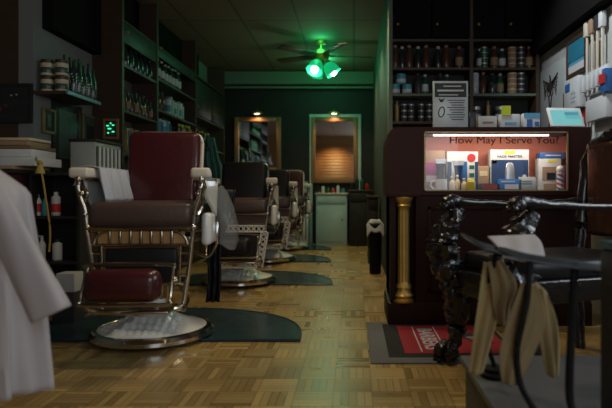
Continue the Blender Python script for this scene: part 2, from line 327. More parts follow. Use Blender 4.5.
# ------------------------------------------------------------ barber chairs
def rbox(mb, c, d, bev, **k): return mb.box(c, d, bev=bev, seg=4, **k)
def ring(w, d, z, pts=28, e=2.0):
    o = []
    for k in range(pts+1):
        a = 2*PI*k/pts; cx, sx = math.cos(a), math.sin(a)
        o.append((w*math.copysign(abs(cx)**(2/e), cx), d*math.copysign(abs(sx)**(2/e), sx), z))
    return o
def make_chair(label, loc, back, seat, style, rz=0.0, dz=0.0):
    t = thing('barber_chair', label, 'barber chair', loc, rz, 'row of antique barber chairs')
    # foot: chrome rim and porcelain dome
    MB().lathe([(0.30, 0.0), (0.318, 0.012), (0.318, 0.03), (0.305, 0.046), (0.28, 0.05), (0.27, 0.04)], c=(-0.02, 0, 0), n=48, sy=1.0).build('base_rim', M_chrome, t)
    def quilt(p, a):
        r = math.hypot(p.x, p.y)
        if p.y < 0 and r > 0.09:
            w = max(0, min(1, (r-0.09)/0.05))*max(0, min(1, (0.27-r)/0.02))*(1 if p.x < 0.16 else 0)
            p.z += 0.007*w*(math.sin((p.x+p.y*0.9)*2*PI/0.075)*math.sin((p.x-p.y*0.9)*2*PI/0.075))
            p.z += 0.022*math.exp(-((p.x+0.08-0.9*(p.y+0.16))/0.05)**2)*w
        return p
    prof = [(0.285, 0.035)]+[(0.28-0.2*i/32, 0.048+0.085*(i/32)**1.3) for i in range(33)]+[(0.07, 0.15), (0.062, 0.19), (0.06, 0.27)]
    MB().lathe(prof, c=(-0.02, 0, 0), n=128, fn=quilt).build('base', M_porc, t)
    MB().lathe([(0.05, 0.2), (0.05, 0.4), (0.11, 0.43), (0.13, 0.5)], n=24).build('pillar', M_nickel, t)
    # undercarriage
    u = MB(); rbox(u, (0, 0.02, 0.53), (0.46, 0.42, 0.05), 0.015)
    for s in (-1, 1): u.tube(cr([(s*0.2, -0.25, 0.2), (s*0.17, -0.05, 0.21), (s*0.1, 0.02, 0.3)]), 0.014)
    u.build('undercarriage', M_nickel, t)
    # side rails, S shaped
    for s in (-1, 1):
        r = MB().tube(cr([(s*0.292, -0.27, 0.845), (s*0.295, -0.29, 0.80), (s*0.285, -0.285, 0.745), (s*0.265, -0.28, 0.68), (s*0.255, -0.28, 0.58), (s*0.235, -0.27, 0.42), (s*0.215, -0.26, 0.3), (s*0.20, -0.26, 0.2)]), 0.012, n=10)
        r.tube(cr([(s*0.292, -0.27, 0.845), (s*0.30, -0.22, 0.80), (s*0.286, -0.2, 0.76), (s*0.29, -0.24, 0.70), (s*0.275, -0.27, 0.66)]), 0.008)
        r.sph((s*0.295, -0.285, 0.835), 0.018).sph((s*0.28, -0.285, 0.765), 0.016).sph((s*0.255, -0.28, 0.60), 0.017)
        MB().tube(cr([(s*0.292, 0.08, 0.845), (s*0.28, 0.1, 0.7), (s*0.26, 0.1, 0.55)]), 0.011).build('rear_rail', M_nickel, t)
        r.build('front_rail', M_chrome if s > 0 else M_nickel, t)
        # arm
        a = MB(); rbox(a, (s*0.292, -0.09, 0.866), (0.098, 0.42, 0.052), 0.016)
        for v in a.b.verts:
            k = (v.co.y+0.30)/0.42; v.co.x = s*((abs(v.co.x)-0.292)*(1-0.4*k)+0.292-0.055*k*k)
        ao = a.build('armrest', M_cap, t)
        MB().box((s*0.275, -0.12, 0.838), (0.06, 0.30, 0.012)).build('arm_plate', M_nickel, ao)
        sp = MB(); sp.prism([(s*0.286, -0.22, 0.83), (s*0.286, 0.14, 0.83), (s*0.286, 0.12, 0.72), (s*0.30, 0.02, 0.64), (s*0.30, -0.08, 0.69), (s*0.286, -0.18, 0.75)], 0, (s*0.014, 0, 0)); sp.build('side_panel', M_porc, t)
        k = MB(); rbox(k, (s*0.29, -0.08, 0.58), (0.05, 0.16, 0.17), 0.024); k.build('hinge_cover', M_porc if s > 0 else M_oak, t)
    # seat and back
    sc = MB(); rbox(sc, (0, -0.05, 0.66), (0.52, 0.46, 0.135), 0.045); sc.build('seat', seat, t)
    MB().tube(cr([(-0.25, -0.285, 0.595), (0, -0.29, 0.59), (0.25, -0.285, 0.595)]), 0.008).build('seat_piping', M_nickel, t)
    ang = math.radians(-10)
    b = MB(); rbox(b, (0, 0, 0), (0.40, 0.085, 0.43), 0.036)
    bo = b.build('backrest', back, t); bo.location = (-0.01, 0.175, 0.905+dz); bo.rotation_euler = (ang, 0, 0)
    w, h, c = 0.204, 0.218, 0.06
    pts = [(-w, 0.03, -h)]+[(-w, 0.03, h-c)]+[(-w+c-c*math.cos(a), 0.03, h-c+c*math.sin(a)) for a in (0.4, 0.8, 1.2)]+[(-w+c, 0.03, h)]
    pts = pts+[(-x, y, z) for x, y, z in reversed(pts)]
    MB().tube(pts, 0.010, n=8).build('back_rim', M_cap if style == 'arch' else M_chrome, bo)
    rbox(MB(), (0, 0.05, 0), (0.37, 0.02, 0.40), 0.01).build('back_shell', M_dark, bo)
    if style == 'arch':
        # apron: arch of chrome ribs over honey coloured panels
        fr = MB(); fr.tube([(-0.24, -0.275, 0.583), (0.24, -0.275, 0.583)], 0.006).tube([(-0.24, -0.275, 0.512), (0.24, -0.275, 0.512)], 0.006)
        for i in range(7):
            x = -0.15+0.05*i; fr.box((x, -0.275, 0.548), (0.013, 0.02, 0.066), bev=0.003)
        for s in (-1, 1):
            fr.tube([(s*(0.155+0.07*math.sin(a)), -0.275, 0.515+0.062*math.cos(a)) for a in [i*PI/12 for i in range(7)]], 0.007)
            fr.tube([(s*0.19, -0.27, 0.505), (s*0.185, -0.265, 0.32)], 0.007)
            for z in (0.47, 0.42, 0.36): fr.tube([(s*0.188, -0.268, z), (s*0.235, -0.268, z)], 0.0065)
            fr.tube([(s*0.19, -0.265, 0.32), (s*0.21, -0.26, 0.31)], 0.006)
        fr.tube([(-0.19, -0.268, 0.50), (0.19, -0.268, 0.50)], 0.006).tube([(-0.19, -0.265, 0.32), (0.19, -0.265, 0.32)], 0.006)
        fr.build('apron_frame', M_nickel, t)
        MB().box((0, -0.262, 0.548), (0.42, 0.008, 0.058)).build('apron_panel', mat('ochre_panel', (0.5, 0.3, 0.12), 0.4), t)
        rbox(MB(), (0, -0.262, 0.41), (0.345, 0.03, 0.17), 0.01).build('calf_pad', M_black, t)
    else:
        fr = MB()
        def strip(a, b, w2, n):
            a = Vector(a); b = Vector(b); d = (b-a).normalized(); nn = Vector((d.z, 0, -d.x))*w2/2
            for q in (nn, -nn): fr.tube([a+q, b+q], 0.0065, n=6)
            for i in range(n):
                p = a+(b-a)*i/n; q = a+(b-a)*(i+1)/n
                fr.tube([p+nn, q-nn], 0.005, n=5); fr.tube([p-nn, q+nn], 0.005, n=5)
        strip((-0.25, -0.28, 0.475), (0.25, -0.28, 0.475), 0.05, 12)
        strip((0.235, -0.28, 0.45), (0.185, -0.26, 0.16), 0.055, 7); strip((-0.235, -0.28, 0.45), (-0.185, -0.26, 0.16), 0.055, 7)
        strip((-0.17, -0.26, 0.175), (0.17, -0.26, 0.175), 0.045, 9)
        fr.build('lattice_frame', M_porc, t)
        rbox(MB(), (0, -0.25, 0.32), (0.35, 0.03, 0.24), 0.01).build('calf_pad', M_black, t)
        MB().box((0, -0.26, 0.55), (0.46, 0.02, 0.07)).build('apron_panel', seat, t)
    # footrest
    fc = back if style == 'arch' else M_black
    f = MB(); rbox(f, (0.0, -0.52, 0.352), (0.335, 0.11, 0.15), 0.05); fo = f.build('footrest', fc, t)
    q = MB()
    q.tube(cr([(-0.165, -0.5, 0.43), (-0.17, -0.49, 0.44), (0.02, -0.485, 0.445), (0.2, -0.49, 0.44), (0.215, -0.5, 0.42), (0.215, -0.53, 0.35), (0.212, -0.55, 0.285), (0.19, -0.56, 0.272), (-0.15, -0.56, 0.272), (-0.175, -0.55, 0.29), (-0.172, -0.52, 0.36), (-0.165, -0.5, 0.43)]), 0.009)
    q.tube(cr([(-0.165, -0.53, 0.262), (-0.14, -0.5, 0.235), (0.0, -0.48, 0.222), (0.2, -0.36, 0.215), (0.2, -0.26, 0.21)]), 0.013)
    q.tube(cr([(-0.16, -0.5, 0.25), (-0.2, -0.36, 0.215), (-0.2, -0.26, 0.21)]), 0.012)
    q.box((0.02, -0.40, 0.222), (0.34, 0.20, 0.012), bev=0.004).sph((0.222, -0.51, 0.37), 0.02).sph((0.2, -0.26, 0.2), 0.022).sph((0.0, -0.33, 0.20), 0.028)
    q.build('footrest_frame', M_nickel, t)
    # lever
    MB().tube(cr([(0.17, 0.05, 0.45), (0.27, 0.02, 0.42), (0.32, 0.0, 0.5)]), 0.008).lathe([(0.012, 0), (0.016, 0.03), (0.014, 0.1), (0.008, 0.12)], c=(0.32, 0, 0.49), n=12).build('lever', M_chrome, t)
    return t
chA = make_chair('burgundy leather barber chair nearest the viewer, with white quilted porcelain base', (-1.065, 3.03, 0.013), M_burg, M_hazebrown, 'arch', 0.06)
chB = make_chair('black leather barber chair with white lattice front, second in the row', (-0.97, 4.85, 0.013), M_black, M_hazebrown, 'lattice', 0.02, -0.075)
chC = copy_tree(chB); chC.location = (-0.96, 6.42, 0.013); chC['label'] = 'black leather barber chair third in the row, behind the lattice fronted one'
chD = make_chair('small burgundy backed barber chair farthest down the row near the back wall', (-0.92, 7.85, 0.013), M_burg, M_hazebrown, 'arch', 0.0, -0.03)
chC.rotation_euler = (0, 0, 0)
# rubber mats
def dmat(cx, y0, y1, rx, label):
    pts = []
    n = 36
    for k in range(n+1):
        a = PI*k/n; x = rx*math.cos(a); y = (y1-y0)*(math.sin(a)**0.8)
        pts.append((x, y))
    mb = MB(); mb.prism([(x, y, 0) for x, y in pts], 0, (0, 0, 0.011))
    mb.tube([(x*0.99, y*0.985+0.004, 0.009) for x, y in pts]+[(rx*0.99, 0.004, 0.009)], 0.007, n=6)
    return single('anti_fatigue_mat', mb, M_mat, label, 'floor mat', (cx, y0, 0.001), 'dark teal rubber mats around the barber chairs')
dmat(-1.08, 2.93, 3.74, 0.80, 'dark teal rubber half round mat under the nearest burgundy barber chair')
dmat(-0.94, 4.72, 5.52, 0.76, 'dark teal rubber half round mat under the second barber chair with lattice front')
dmat(-0.98, 6.28, 7.05, 0.72, 'dark teal rubber half round mat under the third barber chair')
dmat(-1.0, 7.62, 8.3, 0.69, 'dark rubber half round mat under the farthest barber chair')

# cloths
def cloth(name, L, Rr, m, label, cat, d, nf=4, amp=0.012, thick=0.003, skew=0.0, group=None, dd=None):
    L = cr([Vector((a, b, 0)) for a, b in L], 5); Rr = cr([Vector((a, b, 0)) for a, b in Rr], 5)
    n = max(len(L), len(Rr))-1
    def samp(A, t):
        x = t*(len(A)-1); i = min(int(x), len(A)-2); return A[i].lerp(A[i+1], x-i)
    base = None
    def f(u, v):
        a = samp(L, v); b = samp(Rr, v); p = a.lerp(b, u)
        ph = u*nf*2*PI+1.7*v
        w = math.sin(ph)*amp*(0.35+0.65*v)+0.4*amp*math.sin(2.3*ph+2)
        return P(p.x, p.y, d+skew*(u-0.5)+(dd(u, v) if dd else 0))+Vector((0, w, 0))
    mb = MB().grid(f, 36, 30)
    return single(name, mb, m, label, cat, solid=thick)
# towel over left arm of the near chair
def towel(u, v):
    th = v*2.0
    x = -1.045-0.30; y0 = 2.80+0.36*u
    rx = 0.075
    if v < 0.35: px = -0.06; pz = 0.90-0.085*(1-v/0.35)
    elif v < 0.65: k = (v-0.35)/0.3; px = -0.06+0.13*k; pz = 0.902+0.006*math.sin(k*PI)
    else: k = (v-0.65)/0.35; px = 0.07+0.035*k; pz = 0.902-0.165*k
    w = 0.010*math.sin(u*19+v*4)+0.006*math.sin(u*37+2*v)
    return Vector((x+px+w, y0+0.015*math.sin(v*7), pz+0.5*abs(w)))
single('towel', MB().grid(towel, 30, 34), M_gcloth, 'pale blue grey towel draped over the left armrest of the near barber chair', 'towel', solid=0.004)
# black cape hanging from the right arm
def cape(u, v):
    wd = 0.20-0.12*min(1, v/0.45)
    x = -0.85+0.04*(1-v)+(u-0.5)*wd; z = 0.80-0.67*v
    return Vector((x+0.008*math.sin(9*v), 3.36+0.018*math.sin(u*15+v*3)*(0.4+v), z))
single('barber_cape', MB().grid(cape, 24, 30), M_black, 'black cape hanging down beside the right arm of the near barber chair', 'cape', solid=0.012)
def bag(p, a):
    n = noise.noise(Vector((p.x*22, p.y*22, p.z*9)))
    p = Vector((p.x*(1+0.5*n)+0.16*(0.36-p.z), p.y*(1+0.4*n), p.z)); return p
MB_ = MB().lathe([(0.012, 0.36), (0.03, 0.32), (0.05, 0.24), (0.065, 0.14), (0.06, 0.05), (0.02, 0.0)][::-1], n=40, fn=bag)
single('plastic_bag', MB_, M_film, 'crumpled clear plastic bag hanging outside the right arm of the near chair', 'bag', (-0.755, 3.17, 0.46))
# teal cloth hanging farther back
cloth('hanging_cloth', [(207, 136), (204, 150), (205, 165), (211, 182)], [(214, 138), (219, 158), (223, 170), (222, 187)], M_tealcloth, 'muted teal cloth hanging behind the burgundy chair, right of the shelves', 'cloth', 7.6, 3, 0.02, 0.01)

# ------------------------------------------------------------ left side
# coat on a stand in the foreground
st = thing('coat_stand', 'chrome coat stand at the left edge carrying a white coat', 'coat stand', (-1.12, 1.5, 0))
MB().lathe([(0.16, 0), (0.16, 0.015), (0.03, 0.03), (0.012, 0.05), (0.012, 0.9)], n=20).build('pole', M_chrome, st)
MB().tube([(0.15*math.cos(a), 0, 0.875+0.04*math.sin(a)) for a in [i*PI/8-0.2 for i in range(10)]], 0.006).build('hook', M_chrome, st)
def coat(u, v):
    a = 2*PI*u
    z = 0.90-0.645*v
    rr = 0.05+0.17*min(1, v/0.18)**0.8+0.06*v
    fold = 1+0.07*math.sin(9*a+2*v)*min(1, v*2)+0.04*math.sin(17*a+1)*v
    return Vector((-1.11+rr*math.cos(a)*fold, 1.5+rr*0.42*math.sin(a)*fold, z))
ct = thing('barber_coat', 'white barber coat hanging at the left edge with an empty sleeve', 'coat', (-1.11, 1.5, 0.25))
def rel(o, par): o.location = (-par.location[0], -par.location[1], -par.location[2]); return o
rel(MB().grid(coat, 96, 36).build('coat_body', M_cloth, ct, solid=0.003), ct)
def sleeve(u, v):
    a = 2*PI*u
    c = Vector((-0.95, 1.44, 0.81)).lerp(Vector((-0.742, 1.37, 0.482)), v)
    d = Vector((0.42, 0, -0.9)).normalized(); s = Vector((0.9, 0, 0.42)).normalized()
    w = 0.034+0.016*v; f = 1+0.06*math.sin(5*a+6*v)
    return c+s*w*math.cos(a)*f+Vector((0, 1, 0))*0.026*math.sin(a)*f
rel(MB().grid(sleeve, 32, 24).build('coat_sleeve', M_cloth, ct, solid=0.003), ct)
# framed pictures
def frame(name, label, w, h, loc, rz, fm, pic, art=None, t=0.02, bw=0.018):
    f = thing(name, label, 'framed picture', loc, rz)
    mb = MB()
    for s in (-1, 1):
        mb.box((s*(w/2-bw/2), 0, h/2), (bw, t, h), bev=0.003); mb.box((0, 0, h/2+s*(h/2-bw/2)), (w-2*bw, t, bw))
    mb.build('picture_frame', fm, f)
    p = MB().box((0, 0.002, h/2), (w-1.6*bw, t*0.4, h-1.6*bw)).build('picture', pic, f)
    if art:
        for (x, z, sx, sz, m) in art: MB().box((x*w, -t*0.22, z*h), (sx*w, 0.002, sz*h)).build('printed_area', m, p)
    return f
M_darkpic = mat('dark_print', (0.022, 0.024, 0.022), 0.25, var=0.6, scale=18)
M_gpic = mat('faded_green_print', (0.055, 0.085, 0.065), 0.3, var=0.8, scale=16)
M_rose = mat('red_rose_paint', (0.25, 0.01, 0.02), 0.5)
pl = P(0, 123, 3.82)
frame('framed_picture', 'black framed dark picture with small red blooms above the stacked boxes at left', 0.36, 0.27, (pl.x+0.04, 3.825, pl.z+0.0), 0, M_dark, M_darkpic,
      [(-0.12, 0.35, 0.07, 0.09, M_rose), (0.0, 0.45, 0.05, 0.06, M_rose), (0.1, 0.7, 0.03, 0.03, M_paper), (0.2, 0.72, 0.03, 0.03, M_paper)])
RZ = PI/2
frame('framed_picture', 'small narrow black and gold frame on the grey left wall', 0.16, 0.18, (-2.185, 3.93+0.08, 1.205), RZ, M_gold, M_darkpic, [(0, 0.5, 0.3, 0.5, M_gpic)])
frame('framed_picture', 'largest tall black and gold frame with green print on the left wall', 0.42, 0.60, (-2.185, 4.27, 0.86), RZ, M_dark, M_darkpic, [(0, 0.6, 0.62, 0.6, M_gpic), (0.44, 0.5, 0.03, 0.95, M_gold)])
frame('framed_picture', 'gold edged frame right of the largest frame, half behind the white drawer chest', 0.26, 0.42, (-2.185, 4.64, 1.0), RZ, M_gold, M_gpic, [(0, 0.5, 0.5, 0.6, M_darkpic)])
frame('framed_picture', 'green print in a thin frame low on the wall below the largest frame', 0.34, 0.2, (-2.183, 4.24, 0.63), RZ, M_gold, M_gpic, None)
# burgundy chest with stack of boxes
c = thing('burgundy_chest', 'dark burgundy chest under the stack of boxes at far left', 'chest', (-2.28, 3.56, 0))
MB().box((0, 0, 0.46), (0.44, 0.36, 0.88), bev=0.01).build('body', mat('burgundy_lacquer', (0.045, 0.012, 0.014), 0.35), c)
MB().box((0, 0, 0.91), (0.47, 0.39, 0.025), bev=0.006).build('lid', M_dark, c)
bx = [(0.30, 0.022, -2.2, 0.5, M_tan, 'brown flat box at the bottom of the stack on the burgundy chest'), (0.36, 0.055, -2.12, 0.38, M_paper, 'grey white flat carton low in the stack on the burgundy chest'),
      (0.34, 0.05, -2.14, 0.36, M_paper, 'grey white carton in the middle of the stack on the burgundy chest'), (0.33, 0.022, -2.13, 0.33, M_gold, 'yellow edged book lying on the white cartons at left'),
      (0.30, 0.03, -2.15, 0.32, M_tan, 'brown book second from the top of the stack at left'), (0.26, 0.02, -2.12, 0.3, M_cream, 'cream book at the top of the stack at left')]
z = 0.923
for i, (w, h, x, d, m, lb) in enumerate(bx):
    o = single('flat_box' if i < 3 else 'book', MB().box((0, 0, h/2), (w, d*0.8, h-0.002), bev=0.004), m, lb, 'box' if i < 3 else 'book', (x, 3.56, z)); o.rotation_euler.z = R.uniform(-.06, .06); z += h
# black shelf unit with bottles
su = thing('shelf_unit', 'black open shelf unit holding spray bottles left of the near chair', 'shelf unit', (-1.93, 3.59, 0))
MB().box((-0.105, 0.06, 0.45), (0.02, 0.26, 0.9)).build('side_board', M_dark, su); MB().box((0.195, 0.06, 0.45), (0.02, 0.26, 0.9)).build('side_board', M_dark, su)
MB().box((0.045, 0.18, 0.45), (0.28, 0.015, 0.9)).build('back_board', M_dark, su)
for z in (0.04, 0.34, 0.625, 0.9): MB().box((0.045, 0.05, z), (0.28, 0.24, 0.018)).build('shelf', M_dark, su)
def bottle(name, label, loc, r, h, m, cap=None, kind='round', group=None, lab=None, cat='bottle'):
    t = thing(name, label, cat, loc, 0, group)
    if kind == 'spray': pr = [(r*0.9, 0), (r, 0.01), (r, h*0.62), (r*0.45, h*0.78), (r*0.4, h*0.82)]
    elif kind == 'jar': pr = [(r*0.92, 0), (r, 0.006), (r, h*0.78), (r*0.9, h*0.8)]
    elif kind == 'tall': pr = [(r*0.9, 0), (r, 0.008), (r, h*0.55), (r*0.8, h*0.66), (r*0.36, h*0.78), (r*0.34, h*0.9)]
    else: pr = [(r*0.9, 0), (r, 0.006), (r, h*0.8), (r*0.5, h*0.86), (r*0.48, h*0.88)]
    MB().lathe(pr, n=16).build('body', m, t)
    z0 = pr[-1][1]
    if kind == 'spray': MB().lathe([(r*0.45, z0), (r*0.45, z0+h*0.08), (r*0.2, z0+h*0.1), (r*0.2, h*0.98)], n=10).box((-r*0.3, 0, h*0.95), (r*1.3, r*0.5, h*0.06)).build('spray_head', cap or M_white, t)
    elif kind == 'jar': MB().lathe([(r, z0), (r*1.02, z0+0.004), (r*1.02, h), (r*0.9, h+0.002)], n=16).build('lid', cap or M_dgrey, t)
    else: MB().lathe([(r*0.5, z0), (r*0.5, h), (r*0.3, h+0.003)], n=10).build('cap', cap or M_dgrey, t)
    if lab: MB().lathe([(r*1.01, h*0.15), (r*1.02, h*0.16), (r*1.02, h*0.5), (r*1.01, h*0.51)], n=16).build('paper_label', lab, t)
    return t
bottle('spray_bottle', 'white spray bottle leftmost on the middle shelf of the black shelf unit', (P(36, 0, 3.6).x+0.01, 3.6, 0.635), 0.024, 0.15, M_white, kind='spray', lab=M_red)
bottle('bottle', 'turquoise bottle beside the white spray bottle on the black shelf unit', (P(44, 0, 3.6).x+0.005, 3.6, 0.635), 0.02, 0.105, M_teal, M_teal)
bottle('bottle', 'brown bottle between the turquoise and the tall white bottle', (P(49, 0, 3.6).x+0.008, 3.62, 0.635), 0.018, 0.11, M_glassb)
bottle('bottle', 'tall white can with red print, rightmost on the middle shelf', (P(56, 0, 3.6).x, 3.6, 0.635), 0.028, 0.15, M_white, M_white, lab=M_red)
bottle('spray_bottle', 'white spray bottle on the lower shelf of the black shelf unit', (P(42, 0, 3.6).x, 3.6, 0.35), 0.022, 0.16, M_white, kind='spray')
bottle('bottle', 'white bottle at the right end of the lower shelf by the chair', (P(62, 0, 3.6).x-0.03, 3.6, 0.35), 0.03, 0.13, M_white)
single('storage_box', MB().box((0, 0, 0.095), (0.13, 0.14, 0.19), bev=0.004), M_dgrey, 'dark box on the floor under the white carton left of the near chair', 'box', (-1.72, 3.38, 0.0))
single('small_carton', MB().box((0, 0, 0.055), (0.11, 0.11, 0.11), bev=0.003), M_paper, 'white carton on a dark box left of the near chair', 'box', (-1.715, 3.38, 0.191))
# cord with tassel
tc = thing('tasseled_cord', 'yellow cord with a knotted tassel hanging in front of the boxes', 'cord', (P(40, 165, 3.3)))
o0 = P(40, 165, 3.3)
MB().tube([q-o0 for q in cr([P(36, 157, 3.5), P(37, 161, 3.36), P(42, 175, 3.345), P(46, 200, 3.345), P(50, 230, 3.345), P(49, 252, 3.345)])], 0.006).build('rope', M_rope, tc)
MB().lathe([(0.004, 0.03), (0.018, 0.015), (0.012, 0), (0.02, -0.02), (0.028, -0.05)][::-1], n=12).build('tassel', M_rope, tc)
# white chest of small drawers
wc = thing('drawer_chest', 'white chest with upright slatted doors behind the left arm of the near chair', 'cabinet', (-1.83, 4.03, 0.78))
MB().box((-0.02, 0, 0.175), (0.17, 0.42, 0.35), bev=0.004).build('body', mat('offwhite_paint', (0.36, 0.38, 0.35), 0.35), wc)
MB().box((-0.02, 0, 0.36), (0.19, 0.44, 0.02), bev=0.004).build('top', M_dark, wc)
for i in range(6): MB().box((0.072, -0.16+0.064*i, 0.17), (0.016, 0.018, 0.3), bev=0.003).build('slat', M_paper, wc)
MB().box((0.067, 0, 0.17), (0.006, 0.4, 0.3)).build('door_panel', M_gpic, wc)
# back counter along left wall
lc = thing('back_counter', 'long dark back counter along the left wall behind the chairs', 'counter', (-1.98, 6.12, 0))
MB().box((0, 0, 0.375), (0.40, 4.4, 0.75)).build('body', M_dark, lc); MB().box((0.01, 0, 0.765), (0.44, 4.44, 0.03), bev=0.006).build('worktop', M_walnut, lc)
for i in range(7):
    d = MB().box((0.203, -1.88+0.63*i, 0.38), (0.012, 0.58, 0.66), bev=0.004).build('door', M_walnut, lc); MB().sph((0.22, -1.65+0.63*i, 0.5), 0.014).build('knob', M_brass, d)
# blue-edged shelf with jars and beaded bottles
sh = thing('wall_shelf', 'short wall shelf with a pale blue front edge high on the left wall', 'shelf', (-2.08, 4.08, 1.47))
MB().box((0, 0, 0.0), (0.22, 0.5, 0.022)).build('board', M_walnut, sh); MB().box((0.118, 0, 0.0), (0.012, 0.5, 0.024)).build('edge', mat('pale_blue_edge', (0.12, 0.3, 0.36), 0.3), sh)
for i, (x, y) in enumerate([(-2.135, 3.9), (-2.035, 3.9)]):
    for k in range(2):
        bottle('labelled_jar', ['labelled jar at the wall side, ', 'labelled jar at the room side, '][i]+['lower of the stack on the blue edged shelf', 'upper of the stack on the blue edged shelf'][k], (x, y, 1.482+0.113*k), 0.043, 0.108, M_cream, M_walnut, 'jar', lab=M_gpic, cat='jar', group='labelled jars on the blue edged shelf')
def beaded(loc, label, h):
    t = thing('beaded_bottle', label, 'bottle', loc, 0, 'dark beaded bottles on the blue edged shelf')
    MB().lathe([(0.02, 0), (0.024, 0.01), (0.022, h*0.6), (0.009, h*0.8), (0.009, h)], n=12).build('body', M_glassd, t)
    mb = MB()
    for k in range(7):
        for a in range(5): mb.sph((0.024*math.cos(a*1.26+k), 0.024*math.sin(a*1.26+k), 0.02+k*h*0.085), 0.0042, n=6)
    mb.build('bead_trim', M_chrome, t)
for i in range(5): beaded((-2.0, 3.99+0.075*i, 1.482), 'dark beaded bottle, %s in the front line on the blue edged shelf' % ORD[i], 0.24+0.03*(i % 2))
for i in range(4): beaded((-2.08, 4.02+0.075*i, 1.482), 'dark beaded bottle, %s in the wall side line, blue edged shelf' % ORD[i], 0.29)
# framed mirror, its green reflection put in as glowing strokes
ng = frame('green_glint_mirror', 'small wood framed mirror with painted green reflections above the white drawer chest', 0.13, 0.17, P(111, 139, 4.675), 0, M_oak, M_darkpic); ng['category'] = 'sign'  # a mirror, not a sign; the green strokes stand in for its reflection
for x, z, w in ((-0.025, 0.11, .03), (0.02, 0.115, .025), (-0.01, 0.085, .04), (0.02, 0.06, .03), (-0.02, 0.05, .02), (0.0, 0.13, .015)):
    MB().lathe([(0.002, -0.006), (0.006, 0), (0.002, 0.006)], c=(x, -0.008, z), n=10, sx=w/0.012).build('green_glint', M_glint, ng)
# tall wall unit
wu = thing('wall_shelving', 'tall dark wooden shelving filled with bottles along the left wall', 'shelving', (-2.07, 6.45, 0))
Y = lambda y: y-6.45
for y in (4.72, 5.55, 6.9, 8.4): MB().box((0, Y(y), 1.72), (0.25, 0.04, 1.86)).build('upright', M_walnut, wu)
for y0, y1, zz in ((4.74, 5.53, (1.12, 1.49, 1.88, 2.25)), (5.57, 6.88, (1.12, 1.38, 1.62, 1.93, 2.25)), (6.92, 8.38, (1.12, 1.38, 1.75, 2.25))):
    for z in zz: MB().box((0, Y((y0+y1)/2), z-0.011), (0.24, y1-y0, 0.022)).build('shelf', M_walnut, wu)
for y0, y1, z0, z1 in ((4.75, 5.52, 2.06, 2.24), (5.58, 6.87, 2.14, 2.24), (6.93, 7.65, 1.76, 2.2), (7.67, 8.37, 1.76, 2.2)):  # near two doors added to darken the upper bays
    d = MB().box((0.115, Y((y0+y1)/2), (z0+z1)/2), (0.015, y1-y0, z1-z0), bev=0.003).build('door', M_dark, wu); MB().sph((0.127, Y(y0+0.06), z0+0.1), 0.012).build('knob', M_brass, d)
def row(y0, y1, n, z, x, opts, rowname, hh, rr):
    for i in range(n):
        y = y0+(y1-y0)*(i+0.5)/n
        nm, m, cp, lab, kd, cn = opts[i % len(opts)] if len(opts) > 1 else opts[0]
        bottle(nm, '%s %s, %s from the near end on %s' % (cn, nm.replace('_', ' '), ORD[i], rowname), (x, y+R.uniform(-.006, .006), z), rr, hh*R.uniform(0.9, 1.08), m, cp, kd, rowname.replace('the ', '')+' bottles', lab)
row(4.80, 5.5, 8, 1.49, -1.99, [('bottle', M_glassb, M_dgrey, None, 'tall', 'brown glass'), ('bottle', M_glassd, M_dgrey, M_tan, 'tall', 'dark labelled')], 'the left bay middle shelf', 0.19, 0.026)
row(5.62, 6.05, 5, 1.38, -1.99, [('bottle', M_teal, M_teal, None, 'round', 'turquoise'), ('bottle', M_blue, M_white, None, 'round', 'blue'), ('bottle', M_white, M_dgrey, M_teal, 'round', 'white')], 'the middle bay low shelf', 0.17, 0.032)
row(6.3, 6.8, 4, 1.38, -1.99, [('bottle', M_glassb, M_brass, None, 'round', 'amber glass'), ('bottle', M_gold, M_yel, None, 'round', 'mustard')], 'the middle bay low shelf far end', 0.2, 0.035)
row(5.62, 5.85, 2, 1.62, -1.99, [('bottle', M_glassb, M_dgrey, None, 'tall', 'reddish brown')], 'the middle bay second shelf', 0.2, 0.032)
row(5.95, 6.5, 6, 1.62, -1.99, [('bottle', M_paper, M_teal, M_teal, 'round', 'white'), ('bottle', M_steel, M_white, None, 'round', 'pale teal')], 'the middle bay second shelf centre', 0.19, 0.032)
row(5.62, 6.4, 7, 1.93, -1.99, [('bottle', M_glassg, M_white, M_paper, 'tall', 'green labelled'), ('bottle', M_glassd, M_white, M_paper, 'tall', 'black labelled')], 'the middle bay third shelf', 0.21, 0.03)
row(4.82, 5.5, 6, 1.88, -1.99, [('bottle', M_glassd, M_dgrey, None, 'tall', 'black glass')], 'the left bay upper shelf', 0.2, 0.028)
row(6.98, 7.7, 5, 1.38, -1.99, [('bottle', M_glassd, M_brass, None, 'round', 'dark glass')], 'the far bay low shelf', 0.2, 0.035)
for i in range(6):
    m, cn = [(M_gold, 'mustard'), (M_navy, 'navy'), (M_red, 'dull red'), (M_gpic, 'green'), (M_tan, 'brown'), (M_dgrey, 'charcoal')][i]
    single('book', MB().box((0, 0, 0.11), (0.16, 0.035, 0.22+0.01*(i % 3)), bev=0.002), m, '%s book, %s from the near end on the lowest shelf of the left bay' % (cn, ORD[i]), 'book', (-2.04, 4.85+0.05*i, 1.122), 'books on the lowest shelf')

